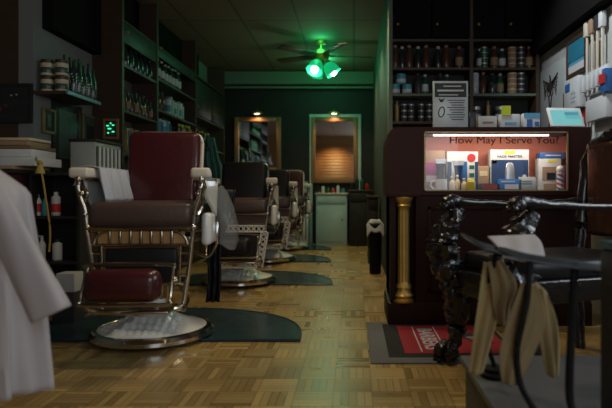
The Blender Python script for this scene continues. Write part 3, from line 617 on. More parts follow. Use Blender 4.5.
# ------------------------------------------------------------ back wall
def mirror(label, u0, u1, v0, v1, fm):
    a = P(u0, v1, 8.64); b = P(u1, v0, 8.64); w = b.x-a.x; h = b.z-a.z
    t = thing('wall_mirror', label, 'mirror', ((a.x+b.x)/2, 8.66, a.z))
    mb = MB()
    bw = 0.07
    for s in (-1, 1):
        mb.box((s*(w/2-bw/2), 0, h/2), (bw, 0.05, h), bev=0.012); mb.box((0, 0, h/2+s*(h/2-bw/2)), (w-2*bw, 0.05, bw), bev=0.012)
    mb.build('mirror_frame', fm, t)
    MB().box((0, 0.01, h/2), (w-1.8*bw, 0.008, h-1.8*bw)).build('mirror_pane', M_mirror, t)
    return t, w, h
m1, w1, h1 = mirror('wood framed wall mirror at the left of the back wall with cool reflections', 234, 281, 117, 172, M_oak)
m2, w2, h2 = mirror('wood framed wall mirror at the centre of the back wall between pale strips', 311, 358, 117, 183, M_oak)
for (u, lb) in ((257, 'small brass lamp over the left back wall mirror'), (334, 'small brass lamp over the central back wall mirror')):
    p = P(u, 113, 8.55)
    t = thing('picture_lamp', lb, 'lamp', p)
    MB().tube([(0, 0.14, 0.03), (0, 0.05, 0.05), (0, 0, 0.03)], 0.008).build('arm', M_brass, t)
    MB().lathe([(0.03, -0.01), (0.04, -0.01), (0.03, 0.02), (0.0, 0.035)], n=14, sx=2.4).build('lamp_shade', M_brass, t)
    MB().sph((0, 0, -0.008), 0.02, (2.2, 1, 0.6)).build('bulb', M_bulbw, t)
    light('SPOT', 'mirror_lamp_light', (p.x, p.y-0.02, p.z-0.03), 4.5, (1.0, 0.62, 0.32), 0.03, (math.radians(14), 0, 0), spot=2.4)
# fan with green lights
FX, FY = (321-VX)*6.9/F, 6.9
fn = thing('ceiling_fan', 'ceiling fan with three tulip lights shining green in the middle of the shop', 'ceiling fan', (FX, FY, 2.3))
MB().lathe([(0.015, 0.36), (0.06, 0.355), (0.06, 0.32), (0.015, 0.31), (0.015, 0.24), (0.09, 0.23), (0.11, 0.18), (0.09, 0.12), (0.04, 0.1), (0.05, 0.06), (0.02, 0.03)][::-1], n=20).build('motor_housing', M_brass, fn)
for k in range(5):
    a = math.radians(72*k+8); o = MB().box((0.38, 0, 0.17), (0.5, 0.12, 0.01), rot=(math.radians(12), 0, 0), bev=0.003).box((0.14, 0, 0.17), (0.1, 0.03, 0.012)).build('blade', M_walnut, fn); o.rotation_euler.z = a
for k in range(3):
    a = math.radians(120*k+(-118)); dx, dy = math.cos(a), math.sin(a)
    q = Matrix.Rotation(math.radians(35), 3, Vector((-dy, dx, 0)))
    c0 = (0.085*dx, 0.085*dy, 0.06)
    sh_ = MB().lathe([(0.02, 0.025), (0.06, 0.01), (0.088, -0.05), (0.1, -0.13), (0.096, -0.13), (0.08, -0.05)], c=c0, n=20, axis=q.inverted()).build('lamp_shade', M_green_on, fn)
    sh_.scale = (1.0, 1.0, 1.0)
    cc = Vector(c0)+(q.inverted() @ Vector((0, 0, -0.11)))
    MB().sph(cc, 0.045).build('bulb', M_bulb, sh_)
    light('POINT', 'fan_light', Vector((FX, FY, 2.3))+Vector(c0)+(q.inverted() @ Vector((0, 0, -0.19))), 1.9, (0.45, 1.0, 0.62), 0.05)
light('POINT', 'fan_green_glow', (FX, FY-0.12, 2.56), 3, (0.05, 1.0, 0.35), 0.12)
light('POINT', 'fan_green_glow', (FX, FY+0.95, 2.56), 6, (0.05, 1.0, 0.35), 0.12)
# back counter items
def cab(name, label, u0, u1, v0, d, dep, m, doors=1, cat='cabinet'):
    x0 = (u0-VX)*d/F; x1 = (u1-VX)*d/F; z = EYE-(v0-VY)*d/F; w = x1-x0
    t = thing(name, label, cat, ((x0+x1)/2, d+dep/2, 0))
    MB().box((0, 0, z/2-0.01), (w, dep, z-0.02), bev=0.005).build('body', m, t)
    MB().box((0, -0.01, z-0.01), (w+0.03, dep+0.02, 0.025), bev=0.005).build('top', M_cap if m == M_steel else M_walnut, t)
    for i in range(doors):
        dw = w/doors
        dd = MB().box((-w/2+dw*(i+0.5), -dep/2-0.006, z*0.42), (dw*0.86, 0.012, z*0.68), bev=0.004).build('door', m, t)
        MB().sph((-w/2+dw*(i+0.85), -dep/2-0.02, z*0.5), 0.012).build('knob', M_chrome, dd)
    MB().box((0, -dep/2-0.006, z*0.87), (w*0.9, 0.012, z*0.14), bev=0.004).build('drawer', m, t)
    return t, z
t_, zc = cab('steel_cabinet', 'pale teal enamel cabinet under the central back wall mirror', 316, 347, 193, 8.25, 0.36, M_steel)
cab('side_cabinet', 'dark cabinet right of the pale teal cabinet by the back wall', 349, 372, 190, 8.2, 0.4, M_dark)
cab('low_cabinet', 'dark low cabinet under the left back wall mirror', 236, 286, 190, 8.3, 0.36, M_dark, 2)
for i, (u, m, h) in enumerate([(318, M_glassd, .1), (323, M_white, .11), (328, M_glassg, .08), (333, M_red, .07), (338, M_white, .12), (343, M_teal, .07)]):
    bottle('bottle', ['dark', 'white', 'green', 'red', 'tall white', 'turquoise'][i]+' bottle on the pale teal cabinet below the central mirror', ((u-VX)*8.35/F, 8.35, zc+0.004), 0.025, h, m, group='bottles on the teal cabinet')
for i, (u, h) in enumerate([(352, .12), (357, .2), (362, .17), (367, .1)]):
    bottle('bottle', 'dark bottle, %s from the left on the dark cabinet right of the central mirror' % ORD[i], ((u-VX)*8.35/F, 8.35, EYE-(190-VY)*8.2/F+0.004), 0.03, h, [M_glassd, M_dgrey, M_glassg, M_red][i], M_dgrey, group='bottles on the dark side cabinet')
for i, (u, h, m) in enumerate([(238, .13, M_white), (243, .24, M_cap), (249, .14, M_white)]):
    bottle('bottle', ['short white bottle left of the tall lotion bottle under the left mirror', 'tall pale lotion bottle under the left back wall mirror', 'short white bottle right of the tall lotion bottle under the left mirror'][i], ((u-VX)*8.38/F, 8.38, EYE-(190-VY)*8.3/F+0.21*(0)+0.004), 0.035, h+0.28, m, M_dgrey)
rd = thing('radiator', 'white ribbed radiator against the back wall behind the barber chairs', 'radiator', ((299-VX)*8.5/F, 8.52, 0))
for i in range(6): MB().box((-0.125+0.05*i, 0, 0.25), (0.038, 0.1, 0.42), bev=0.015).build('fin', M_porc, rd)
MB().box((0, 0, 0.03), (0.29, 0.08, 0.06), bev=0.01).build('base', M_porc, rd)
pb = P(302, 185, 8.3)
single('paper_sheet', MB().box((0, 0, 0.13), (0.17, 0.006, 0.26)), M_steel, 'pale teal notice standing beside the farthest barber chair back', 'notice', (pb.x, 8.3, 0.0)) if False else None
frame('framed_notice', 'pale teal notice low on the back wall left of the central mirror', 0.19, 0.19, ((302-VX)*8.66/F, 8.675, 0.78), 0, M_dark, M_steel, bw=0.006)['category'] = 'notice'
# bin with towel
bn = thing('waste_bin', 'narrow black bin with a folded cloth on top, left of the mahogany counter', 'bin', (0.205, 5.42, 0))
MB().lathe([(0.05, 0), (0.055, 0.01), (0.062, 0.46), (0.066, 0.47), (0.058, 0.47)], n=24).build('body', M_rubber, bn)
MB().lathe([(0.066, 0.47), (0.066, 0.49), (0.02, 0.5)], n=24).build('lid', M_dgrey, bn)
def bt(u, v):
    a = (u-0.5)*2; 
    return Vector((0.205+0.078*a, 5.42+0.07*(v-0.5)*2, 0.507-0.11*max(0, abs(a)-0.55)**1.0-0.10*(max(0, 0.35-v)/0.35)+0.008*math.sin(9*u+7*v)))
single('folded_towel', MB().grid(bt, 24, 24), M_gcloth, 'pale folded towel lying on the narrow black bin', 'towel', solid=0.02)
bottle('bottle', 'dark squat jug standing on the floor beyond the black bin', (0.2, 6.2, 0), 0.05, 0.2, M_glassg)
# divider side table in back
cab('side_table', 'pale topped small table behind the black bin', 368, 378, 196, 6.3, 0.3, M_dark, 1)

# ------------------------------------------------------------ mahogany counter with display case
D0 = 3.3; XL = (387-VX)*D0/F; XR = (591-VX)*D0/F; ZT = EYE+(VY-127)*D0/F
wx0, wx1 = (424-VX)*D0/F, (568-VX)*D0/F; wz0, wz1 = EYE+(VY-191)*D0/F, EYE+(VY-131.5)*D0/F
DEP = 0.42
ctr = thing('display_counter', 'dark mahogany counter with a lit glass display case and gold column', 'counter', (0, D0, 0))
def bx_(mb, x0, x1, y0, y1, z0, z1, bev=0.0): mb.box(((x0+x1)/2, (y0+y1)/2, (z0+z1)/2), (x1-x0, y1-y0, z1-z0), bev=bev)
b = MB(); bx_(b, XL+0.17, XR, 0, DEP, wz0-0.0-0.77, wz0-0.025); bx_(b, XL+0.02, XL+0.05, 0.0, DEP, 0.15, wz0-0.02); bx_(b, XL+0.02, XL+0.18, 0.10, DEP, 0.15, wz0-0.02)
b.build('lower_body', M_mahog, ctr)
b = MB(); bx_(b, XL+0.005, XR, -0.02, DEP, 0.0, 0.135, 0.006); b.build('plinth', M_mahog, ctr)
b = MB()
# upper body shell around the case (rounded left shoulder)
for (x0, x1, z0, z1) in ((wx1+0.09, XR, wz0-0.03, ZT), (wx0, wx1+0.09, wz1, ZT)): bx_(b, x0, x1, 0, DEP, z0, z1)
bx_(b, wx1, wx1+0.09, 0, 0.015, wz0-0.03, wz1)
out = [(XL, 0, wz0-0.03)]+[(XL, 0, ZT-0.07)]+[(XL+0.07-0.07*math.cos(a), 0, ZT-0.07+0.07*math.sin(a)) for a in (0.4, 0.8, 1.2)]+[(XL+0.07, 0, ZT), (wx0, 0, ZT), (wx0, 0, wz0-0.03)]
b.prism(out, 0, (0, DEP, 0)); b.build('upper_body', M_mahogb, ctr)
b = MB(); bx_(b, wx0, wx1, 0.0, DEP, wz0-0.03, wz0); bx_(b, wx1, wx1+0.09, 0.016, DEP, wz0-0.03, wz0); b.build('case_floor', M_mahogb, ctr)
b = MB(); bx_(b, wx0+0.001, wx1+0.089, DEP-0.1, DEP-0.09, wz0, wz1); b.box(((wx0+wx1)/2-0.07, DEP-0.102, (wz0+wz1)/2), (0.008, 0.006, wz1-wz0)); bx_(b, wx0+0.001, wx0+0.006, 0.02, DEP-0.1, wz0, wz1); bx_(b, wx1+0.083, wx1+0.089, 0.02, DEP-0.1, wz0, wz1); b.build('case_lining', M_copper, ctr)
b = MB()
for (x0, x1, z0, z1) in ((wx0, wx1, wz0, wz0+0.008), (wx0, wx1, wz1-0.008, wz1), (wx0, wx0+0.008, wz0, wz1), (wx1-0.008, wx1, wz0, wz1)): bx_(b, x0, x1, -0.006, 0.004, z0, z1)
b.build('case_bead', M_gold, ctr)
gl = MB().box(((wx0+wx1)/2, 0.012, (wz0+wz1)/2), (wx1-wx0-0.004, 0.004, wz1-wz0-0.004)).build('case_glass', M_pane, ctr)
text('case_lettering', 'How May I Serve You?', 0.075, ((503.5-VX)*(D0+.02)/F, 0.006, EYE+(VY-140.5)*(D0+.0)/F), mat('black_lettering', (0.006, 0.005, 0.005), 0.7), gl, bold=0.0)
lt_ = bpy.data.objects['case_lettering']; lt_.scale = (1, 1, 1); lt_.location.z = EYE+(VY-140.3)*D0/F
bpy.context.view_layer.update(); s_ = (558-449)*D0/F/lt_.dimensions.x; lt_.scale = (s_, s_*0.85, 1)
tb = MB().tube([(wx0+0.06, 0.04, wz1-0.018), (wx1-0.1, 0.04, wz1-0.018)], 0.005, n=10).build('case_tube', M_tube, ctr)
light('AREA', 'case_tube_light', ((wx0+wx1)/2, D0+0.06, wz1-0.035), 1.5, (1.0, 0.84, 0.7), 0.72, (math.radians(20), 0, 0), 0.03)
# moulding ledge under the case, behind the column
b = MB(); bx_(b, XL-0.0, XL+0.19, -0.03, 0.1, wz0-0.035, wz0-0.0, 0.006); b.build('ledge', M_mahogb, ctr)
for x0, x1 in ((XL+0.24, XL+0.70), (XL+0.74, XR-0.05)):
    b = MB(); zz0, zz1 = 0.2, wz0-0.09
    for (a0, a1, q0, q1) in ((x0, x1, zz0, zz0+0.02), (x0, x1, zz1-0.02, zz1), (x0, x0+0.02, zz0, zz1), (x1-0.02, x1, zz0, zz1)): bx_(b, a0, a1, -0.008, 0.002, q0, q1, 0.003)
    b.build('panel_moulding', M_mahog, ctr)
# gold column
cx = (403.5-VX)*3.33/F; col_ = []
zb = 0.135; zt = wz0-0.035
def flute(p, a):
    r = math.hypot(p.x, p.y); f = 1-0.10*abs(math.sin(7*a)) if 0.25 < p.z < 0.68 else 1
    return Vector((p.x*f, p.y*f, p.z))
pr = [(0.062, zb), (0.064, zb+0.012), (0.05, zb+0.022), (0.06, zb+0.04), (0.045, zb+0.06), (0.042, zb+0.08), (0.05, zb+0.085), (0.046, zb+0.10), (0.036, 0.249), (0.036, 0.26), (0.034, 0.67), (0.036, 0.69), (0.046, 0.705), (0.04, 0.715), (0.056, 0.74), (0.06, zt-0.004), (0.06, zt)]
MB().lathe(pr, c=(cx, 0.03, 0), n=84, fn=flute).build('gold_column', M_brass, ctr)
ctr.children[-1]['label'] = 'fluted gold column' if False else ctr.children[-1].get('label', '')
for ch in ctr.children:
    if 'label' in ch.keys() and ch['label'] == '': del ch['label']
# things in the case
DC = D0+0.13
def cx_(u): return (u-VX)*DC/F
def cz_(v): return EYE-(v-VY)*DC/F
def cbox(name, label, u0, u1, v0, v1, m, d=DC, dep=0.06, parts=(), cat='box', rz=0, tilt=0):
    s = d/F; x0 = (u0-VX)*s; x1 = (u1-VX)*s; z1 = EYE-(v0-VY)*s; z0 = max(EYE-(v1-VY)*s, 0) 
    w = x1-x0; h = z1-z0
    t = thing(name, label, cat, ((x0+x1)/2, d, z0), rz)
    MB().box((0, dep/2, h/2), (w, dep, h), bev=0.0015, rot=(tilt, 0, 0)).build('carton', m, t)
    for (nm, fx, fz, fw, fh, mm) in parts: MB().box((fx*w, -0.001, h*fz), (w*fw, 0.002, h*fh)).build(nm, mm, t)
    return t, w, h
fl = wz0+0.001
VF = VY-(wz0+0.001-EYE)*F/DC
def onfloor(t): t.location.z = fl; return t
D1, D2, D3 = D0+0.17, D0+0.09, D0+0.05
def vf(d): return VY-(fl-EYE)*F/d
M_mag = mat('magenta_print', (0.35, 0.04, 0.2), 0.5)
M_silver = mat('brushed_silver', (0.5, 0.5, 0.5), 0.35, 0.8)
M_dred = mat('crimson_print', (0.32, 0.02, 0.03), 0.4)
M_lblue = mat('light_blue_print', (0.1, 0.35, 0.55), 0.4)
cbox('carton_box', 'tall carton with brown top and magenta print at the left end of the display case', 425.5, 445, 150.5, vf(D1), M_tan, D1, 0.07, [('label_panel', -0.2, 0.55, 0.55, 0.3, M_mag), ('label_panel', -0.2, 0.3, 0.55, 0.16, M_paper)])
cbox('clipper_box', 'blue and white clipper box with a red circle in the display case', 447, 478, 151.5, vf(D1), M_paper, D1, 0.07, [('blue_panel', 0.0, 0.38, 0.3, 0.72, M_blue), ('blue_panel', -0.42, 0.38, 0.14, 0.72, M_navy), ('blue_panel', 0.45, 0.38, 0.1, 0.72, M_navy), ('green_label', 0.3, 0.4, 0.16, 0.1, M_glassg), ('green_label', 0.3, 0.6, 0.16, 0.1, M_glassg)])
rc = MB().lathe([(0.026, 0), (0.026, 0.003)], n=24, axis=Matrix.Rotation(PI/2, 3, 'X')).build('red_circle', M_red, bpy.data.objects['clipper_box']); rc.location = (0.055, 0.0, 0.205)
def clipper(label, u, v0, m, d=D0+0.12):
    h = cz_(v0)-fl
    t = thing('hair_clipper', label, 'clipper', ((u-VX)*d/F, d, fl))
    MB().lathe([(0.018, 0), (0.024, 0.02), (0.021, h*0.5), (0.026, h*0.75), (0.03, h*0.85)], n=18, sy=0.6).build('body', m, t)
    MB().prism([(-0.036, -0.01, h), (0.036, -0.01, h), (0.026, -0.01, h*0.84), (-0.026, -0.01, h*0.84)], 0, (0, 0.02, 0)).build('blade', M_silver, t)
    return t
clipper('black and silver hair clipper standing behind the white mug', 440.5, 159, M_dgrey)
clipper('dark hair clipper with silver head in front of the blue and white box', 458.5, 161, M_navy)
mg = thing('mug', 'white mug with handle at the left of the display case', 'mug', ((441-VX)*D2/F, D2, fl))
MB().lathe([(0.033, 0), (0.036, 0.004), (0.037, 0.07), (0.034, 0.07), (0.032, 0.01)], n=24).build('cup', M_porc, mg)
MB().tube(cr([(-0.034, 0, 0.058), (-0.058, 0, 0.055), (-0.062, 0, 0.03), (-0.048, 0, 0.014), (-0.034, 0, 0.016)]), 0.006).build('handle', M_porc, mg)
for i, (u, h) in enumerate([(452, .085), (458, .095), (464, .075)]):
    bottle('oil_bottle', ['cream oil bottle leaning next to the white mug', 'cream oil bottle with pointed tip, middle of three', 'cream oil bottle left of the yellow bottle'][i], ((u-VX)*D2/F, D2+0.02*(i % 2), fl), 0.017, h, M_cream, M_paper, 'tall')
bottle('bottle', 'squat yellow bottle in the display case', ((470.5-VX)*D2/F, D2, fl), 0.03, 0.07, mat('yellow_plastic', (0.62, 0.5, 0.06), 0.3), M_yel)
cbox('small_box', 'cream and brown small box behind the red packet in the display case', 478, 489, 166, vf(D1), M_tan, D1, 0.05, [('paper_label', 0, 0.7, 0.7, 0.2, M_cream)])
cbox('red_packet', 'black and crimson packet lying in the middle of the display case', 480, 500, 183.5, vf(D2), M_dgrey, D2, 0.05, [('red_label', 0, 0.55, 0.7, 0.6, M_dred)])
t, w, h = cbox('fade_clipper_box', 'large white and navy clipper box with silver clipper picture in the case', 490.5, 529, 149.5, vf(D1), M_paper, D1, 0.08, [('navy_panel', 0, 0.38, 0.96, 0.74, M_navy), ('yellow_logo', 0.0, 0.93, 0.27, 0.075, M_yel), ('red_corner', -0.4, 0.7, 0.12, 0.08, M_red)])
MB().lathe([(0.022, 0.03), (0.032, 0.06), (0.03, 0.13), (0.022, 0.165), (0.012, 0.175)], c=(0.0, -0.004, 0), n=20, sx=1.0, sy=0.25).build('clipper_picture', M_silver, t)
MB().lathe([(0.012, 0), (0.012, 0.003)], n=16, axis=Matrix.Rotation(PI/2, 3, 'X')).build('round_badge', M_paper, t).location = (0.09, 0, 0.09)
tx = text('box_lettering', 'FADE MASTER', 0.02, (0, -0.003, h*0.83), M_ink, t); tx.scale = (1.25, 1, 1)
cbox('blue_packet', 'bright blue packet with white print in the display case', 499, 522, 179, vf(D2), mat('bright_blue_print', (0.03, 0.2, 0.6), 0.4), D2, 0.05, [('white_label', 0.05, 0.35, 0.6, 0.4, M_paper), ('white_label', -0.1, 0.78, 0.6, 0.12, M_paper)])
cbox('price_card', 'white printed card leaning right of the bright blue packet', 519, 536, 177, vf(D2), M_paper, D2, 0.012, [('print_line', -0.05, 0.7, 0.6, 0.07, M_lblue), ('print_line', -0.05, 0.5, 0.6, 0.05, M_ink), ('print_line', -0.05, 0.3, 0.6, 0.1, M_steel)])
t, w, h = cbox('trimmer_box', 'white trimmer box with brown window beneath the blue flat box', 539, 561, 158.5, vf(D1), M_paper, D1, 0.08, [('brown_window', 0.0, 0.53, 0.7, 0.42, M_tan), ('print_block', 0.05, 0.45, 0.4, 0.22, M_dgrey), ('yellow_logo', 0.1, 0.92, 0.4, 0.08, M_yel), ('brown_window', 0, 0.12, 0.6, 0.2, M_tan)])
cbox('flat_box', 'blue flat box on top of the white trimmer box in the case', 540, 566, 152.5, 158.2, M_blue, D1, 0.075, [('print_line', 0.0, 0.5, 0.6, 0.2, M_paper)])
cbox('purple_box', 'purple box behind the toy barber pole in the display case', 561.5, 566.5, 165, vf(D1), mat('purple_print', (0.12, 0.04, 0.2), 0.4), D1, 0.05)
tp = thing('barber_pole', 'small striped barber pole with white globe at the right of the case', 'barber pole', ((561.5-VX)*D3/F, D3+0.02, fl))
def stripe_mat():
    m = bpy.data.materials.new('barber_stripes'); m.use_nodes = True; nt = m.node_tree; N = nt.nodes; L = nt.links; b = N['Principled BSDF']
    b.inputs['Roughness'].default_value = 0.3
    tc = N.new('ShaderNodeTexCoord'); sp = N.new('ShaderNodeSeparateXYZ'); L.new(tc.outputs['Object'], sp.inputs[0])
    def M(op, a, c=None):
        n = N.new('ShaderNodeMath'); n.operation = op
        for i, x in enumerate((a, c)):
            if x is None: continue
            if isinstance(x, (int, float)): n.inputs[i].default_value = x
            else: L.new(x, n.inputs[i])
        return n.outputs[0]
    an = M('DIVIDE', M('ARCTAN2', sp.outputs[1], sp.outputs[0]), 2*PI)
    f = M('FRACT', M('ADD', M('ADD', M('MULTIPLY', sp.outputs[2], 18), an), 4))
    cr_ = N.new('ShaderNodeValToRGB'); cr_.color_ramp.interpolation = 'CONSTANT'; L.new(f, cr_.inputs[0])
    e = cr_.color_ramp.elements; e[0].color = (0.6, 0.6, 0.58, 1); e[1].position = 0.25; e[1].color = (0.45, 0.03, 0.03, 1)
    x = e.new(0.5); x.color = (0.6, 0.6, 0.58, 1); x = e.new(0.75); x.color = (0.03, 0.1, 0.3, 1)
    L.new(cr_.outputs[0], b.inputs['Base Color']); return m
MB().lathe([(0.022, 0), (0.024, 0.004), (0.022, 0.012), (0.022, 0.1)], n=20).build('striped_shaft', stripe_mat(), tp)
MB().sph((0, 0, 0.128), 0.025).build('globe', M_porc, tp)
MB().lathe([(0.025, 0.1), (0.024, 0.108), (0.015, 0.11)], n=16).build('collar', M_silver, tp)

# things on the counter
pz = ZT+0.001
ps = thing('counter_sign', 'framed sign with black header and printed text standing on the counter', 'sign', ((450.5-VX)*3.42/F, 3.42, pz))
pw, ph = 0.215, EYE+(VY-81)*3.42/F-pz
MB().box((0, 0.006, ph/2), (pw, 0.012, ph), bev=0.002).build('board', mat('pale_grey_card', (0.52, 0.58, 0.6), 0.25), ps)
bpn = MB().box((0, -0.001, ph*0.81), (pw*0.9, 0.002, ph*0.29)).build('header_panel', M_dark, ps)
for fz, fw, fx, hh in ((0.89, 0.5, 0.05, 0.022), (0.8, 0.75, 0, 0.035), (0.71, 0.55, -0.06, 0.018)): MB().box((fx*pw, -0.003, ph*fz), (pw*fw, 0.002, ph*hh)).build('print_line', M_paper, bpn)
for k in range(9): MB().box((pw*0.16+0.004*(k % 3), -0.001, ph*(0.60-0.05*k)), (pw*(0.5-0.08*(k % 3)), 0.002, ph*0.016)).build('print_line', M_ink, ps)
eg = MB(); eg.prism([(-0.075, -0.002, 0.19), (-0.055, -0.002, 0.18), (-0.035, -0.002, 0.19), (-0.047, -0.002, 0.165), (-0.063, -0.002, 0.165)], 0, (0, 0.002, 0))
eg.tube([(-0.055+0.018*math.cos(a)*1, -0.001, 0.105+0.03*math.sin(a)+0.4*0.018*math.cos(a)) for a in [i*PI/8 for i in range(17)]], 0.0035, n=6)
eg.build('emblem', M_ink, ps)
def citem(name, label, u0, u1, v0, m, d, parts=(), cat='box', dep=0.07):
    t, w, h = cbox(name, label, u0, u1, v0, VY-(pz-EYE)*F/d, m, d, dep, parts, cat); t.location.z = pz; return t, w, h
citem('card_box', 'pale grey box of cards on the counter right of the framed sign', 479, 497, 116, M_paper, 3.42, [('print_block', 0, 0.5, 0.6, 0.16, M_tan)])
citem('card_holder', 'white card holder with a yellow note on the counter', 501, 520, 114, M_white, 3.4, [('print_block', 0.0, 0.35, 0.6, 0.2, M_lblue)])
single('sticky_note', MB().box((0, 0, 0.0), (0.057, 0.003, 0.058)), mat('fluorescent_yellow_paper', (0.55, 0.62, 0.03), 0.6), 'fluorescent yellow note stuck to the white card holder', 'note', P(506, 110.5, 3.395))
citem('wipes_box', 'bright blue and white box beside the tablet on the counter', 524, 540, 113, M_white, 3.4, [('blue_panel', 0, 0.85, 1.0, 0.3, M_lblue), ('blue_panel', -0.15, 0.35, 0.35, 0.5, M_blue), ('blue_panel', 0.3, 0.3, 0.25, 0.3, M_blue)])
citem('small_pot', 'short dark pot between the sign and the pale card box', 470, 476, 112, M_dgrey, 3.45, (), 'pot', 0.03)
tabt = thing('tablet', 'white framed tablet with teal screen tilted on the counter', 'tablet', (P(568, 0, 3.42).x, 3.42, pz), 0.1)
tr = math.radians(-28)
tm = Matrix.Rotation(math.radians(-14), 3, 'Y')
MB().box((0, 0.03, 0.068), (0.2, 0.012, 0.125), rot=(tr, 0, 0), bev=0.005).build('case', M_white, tabt)
tabt.scale = (1.1, 1.1, 1.12)
MB().box((0, 0.0238, 0.066), (0.17, 0.003, 0.095), rot=(tr, 0, 0)).build('screen', M_screen, tabt)
MB().box((-0.02, 0.030, 0.052), (0.12, 0.003, 0.022), rot=(tr, 0, 0)).box((0.03, 0.02, 0.088), (0.08, 0.003, 0.018), rot=(tr, 0, 0)).build('screen_content', M_screen2, tabt)

# ------------------------------------------------------------ back bar shelves
bs = thing('bar_shelving', 'dark wooden back bar shelving behind the mahogany counter', 'shelving', (0.95, 4.83, 0))
SZ = (1.12, 1.385, 1.62, 1.84, 2.08)
for x in (-0.64, 0.04, 0.6): MB().box((x, 0, 1.6), (0.03, 0.22, 1.9)).build('upright', M_walnut if x > -0.5 else M_greenlit, bs)
for z in SZ: MB().box((-0.02, 0, z-0.01), (1.24, 0.21, 0.02)).build('shelf', M_walnut if z != 1.62 else M_greenlit, bs)  # one stile and one shelf tinted for the green light on them
MB().box((-0.02, 0, 0.55), (1.26, 0.22, 1.1)).build('lower_cabinet', M_dark, bs)
def brow(us, z, rowname, specs, d=4.79, grp=None):
    for i, u in enumerate(us):
        nm, m, cp, lab, kd, cn, r, h = specs[i % len(specs)]
        bottle(nm, '%s %s, %s from the left on %s' % (cn, nm.replace('_', ' '), ORD[i], rowname), ((u-VX)*d/F, d, z), r, h, m, cp, kd, grp or 'items on '+rowname, lab, cat='jar' if kd == 'jar' else 'bottle')
M_bluejar = mat('turquoise_jar', (0.08, 0.38, 0.48), 0.25)
brow([395, 407], 1.62, 'the green lit shelf', [('jar', M_bluejar, M_bluejar, M_paper, 'jar', 'turquoise', 0.042, 0.085)])
bottle('jar', 'turquoise jar stacked on top of the two lower turquoise jars', (P(401, 0, 4.79).x, 4.79, 1.708), 0.042, 0.085, M_bluejar, M_bluejar, 'jar', 'items on the green lit shelf', M_paper, 'jar')
brow([418, 425, 440, 447], 1.62, 'the green lit shelf right half', [('bottle', M_dgrey, M_dgrey, None, 'tall', 'dark', 0.035, 0.18), ('bottle', M_glassg, M_white, M_paper, 'tall', 'green', 0.028, 0.17)])
brow([395, 402, 409, 418, 426, 438, 446], 1.84, 'the upper bar shelf', [('bottle', M_glassb, M_tan, None, 'tall', 'amber', 0.035, 0.2), ('bottle', M_glassd, M_white, None, 'tall', 'dark', 0.032, 0.19)])
brow([397, 476, 488, 500], 1.385, 'the lower bar shelf', [('bottle', M_gold, M_gold, None, 'round', 'gold', 0.02, 0.18), ('jar', M_dgrey, M_silver, M_gcloth, 'jar', 'grey', 0.04, 0.13)])
for ci, u in enumerate((404, 411, 421, 429)):
    for k in range(3):
        bottle('tin', 'small dark tin, %s from bottom, %s stack left of framed sign' % (ORD[k], ORD[ci]), (P(u, 0, 4.79).x, 4.79, 1.386+0.051*k), 0.028, 0.048, M_dgrey, M_silver, 'jar', 'stacked tins left of the framed sign', cat='tin')
for ci, (u, n, z0, m, cn) in enumerate(((512, 7, 1.62, M_tan, 'tan'), (475, 4, 1.62, M_gcloth, 'grey'), (521, 5, 1.62, M_dgrey, 'charcoal'), (484, 4, 1.84, M_glassg, 'green'))):
    for k in range(n):
        bottle('tin', '%s tin, %s from bottom of its stack on the green lit bar shelf' % (cn, ORD[k]), (P(u, 0, 4.78).x, 4.78, z0+0.002+0.045*k+(0 if True else 0)), 0.034 if n < 7 else 0.04, 0.043, m, M_cream if cn == 'tan' else M_silver, 'jar', cn+' tins stacked on the bar shelves', cat='tin') if not (z0 == 1.62 and k > 3) else None
    if n > 4:
        for k in range(4): bottle('tin', '%s tin, %s from bottom of its stack on the upper bar shelf' % (cn, ORD[k]), (P(u, 0, 4.78).x, 4.78, 1.842+0.045*k), 0.036, 0.043, m, M_cream if cn == 'tan' else M_silver, 'jar', cn+' tins on the upper bar shelf', cat='tin')
brow([483, 492, 500], 1.62, 'the shelf right of the framed sign', [('bottle', M_glassb, M_tan, None, 'tall', 'brown', 0.03, 0.19), ('bottle', M_glassd, M_dgrey, None, 'tall', 'black', 0.04, 0.18), ('bottle', M_glassg, M_cap, M_tan, 'tall', 'green', 0.03, 0.18)])
brow([459, 480, 494, 502, 529], 1.84, 'the upper right bar shelf', [('bottle', M_glassb, M_tan, M_tan, 'tall', 'brown', 0.032, 0.19), ('bottle', M_dgrey, M_white, M_paper, 'tall', 'grey', 0.03, 0.17)])
for i_, (xa, xb) in enumerate(((-0.62, -0.3), (-0.29, 0.03), (0.06, 0.32), (0.33, 0.59))):
    dd = MB().box(((xa+xb)/2, -0.105, 2.3), (xb-xa, 0.014, 0.42), bev=0.004).build('door', M_topshade, bs); MB().sph((xa+0.04, -0.12, 2.2), 0.012).build('knob', M_brass, dd)  # added black doors standing in for the dark top of the shelving
# shelf on right wall
rs = thing('side_shelf', 'short pale edged shelf on the right wall beside the eagle panel', 'shelf', (1.5, 4.72, 1.6))
MB().box((0, -0.0, 0), (0.19, 0.0, 0.02)) if False else None

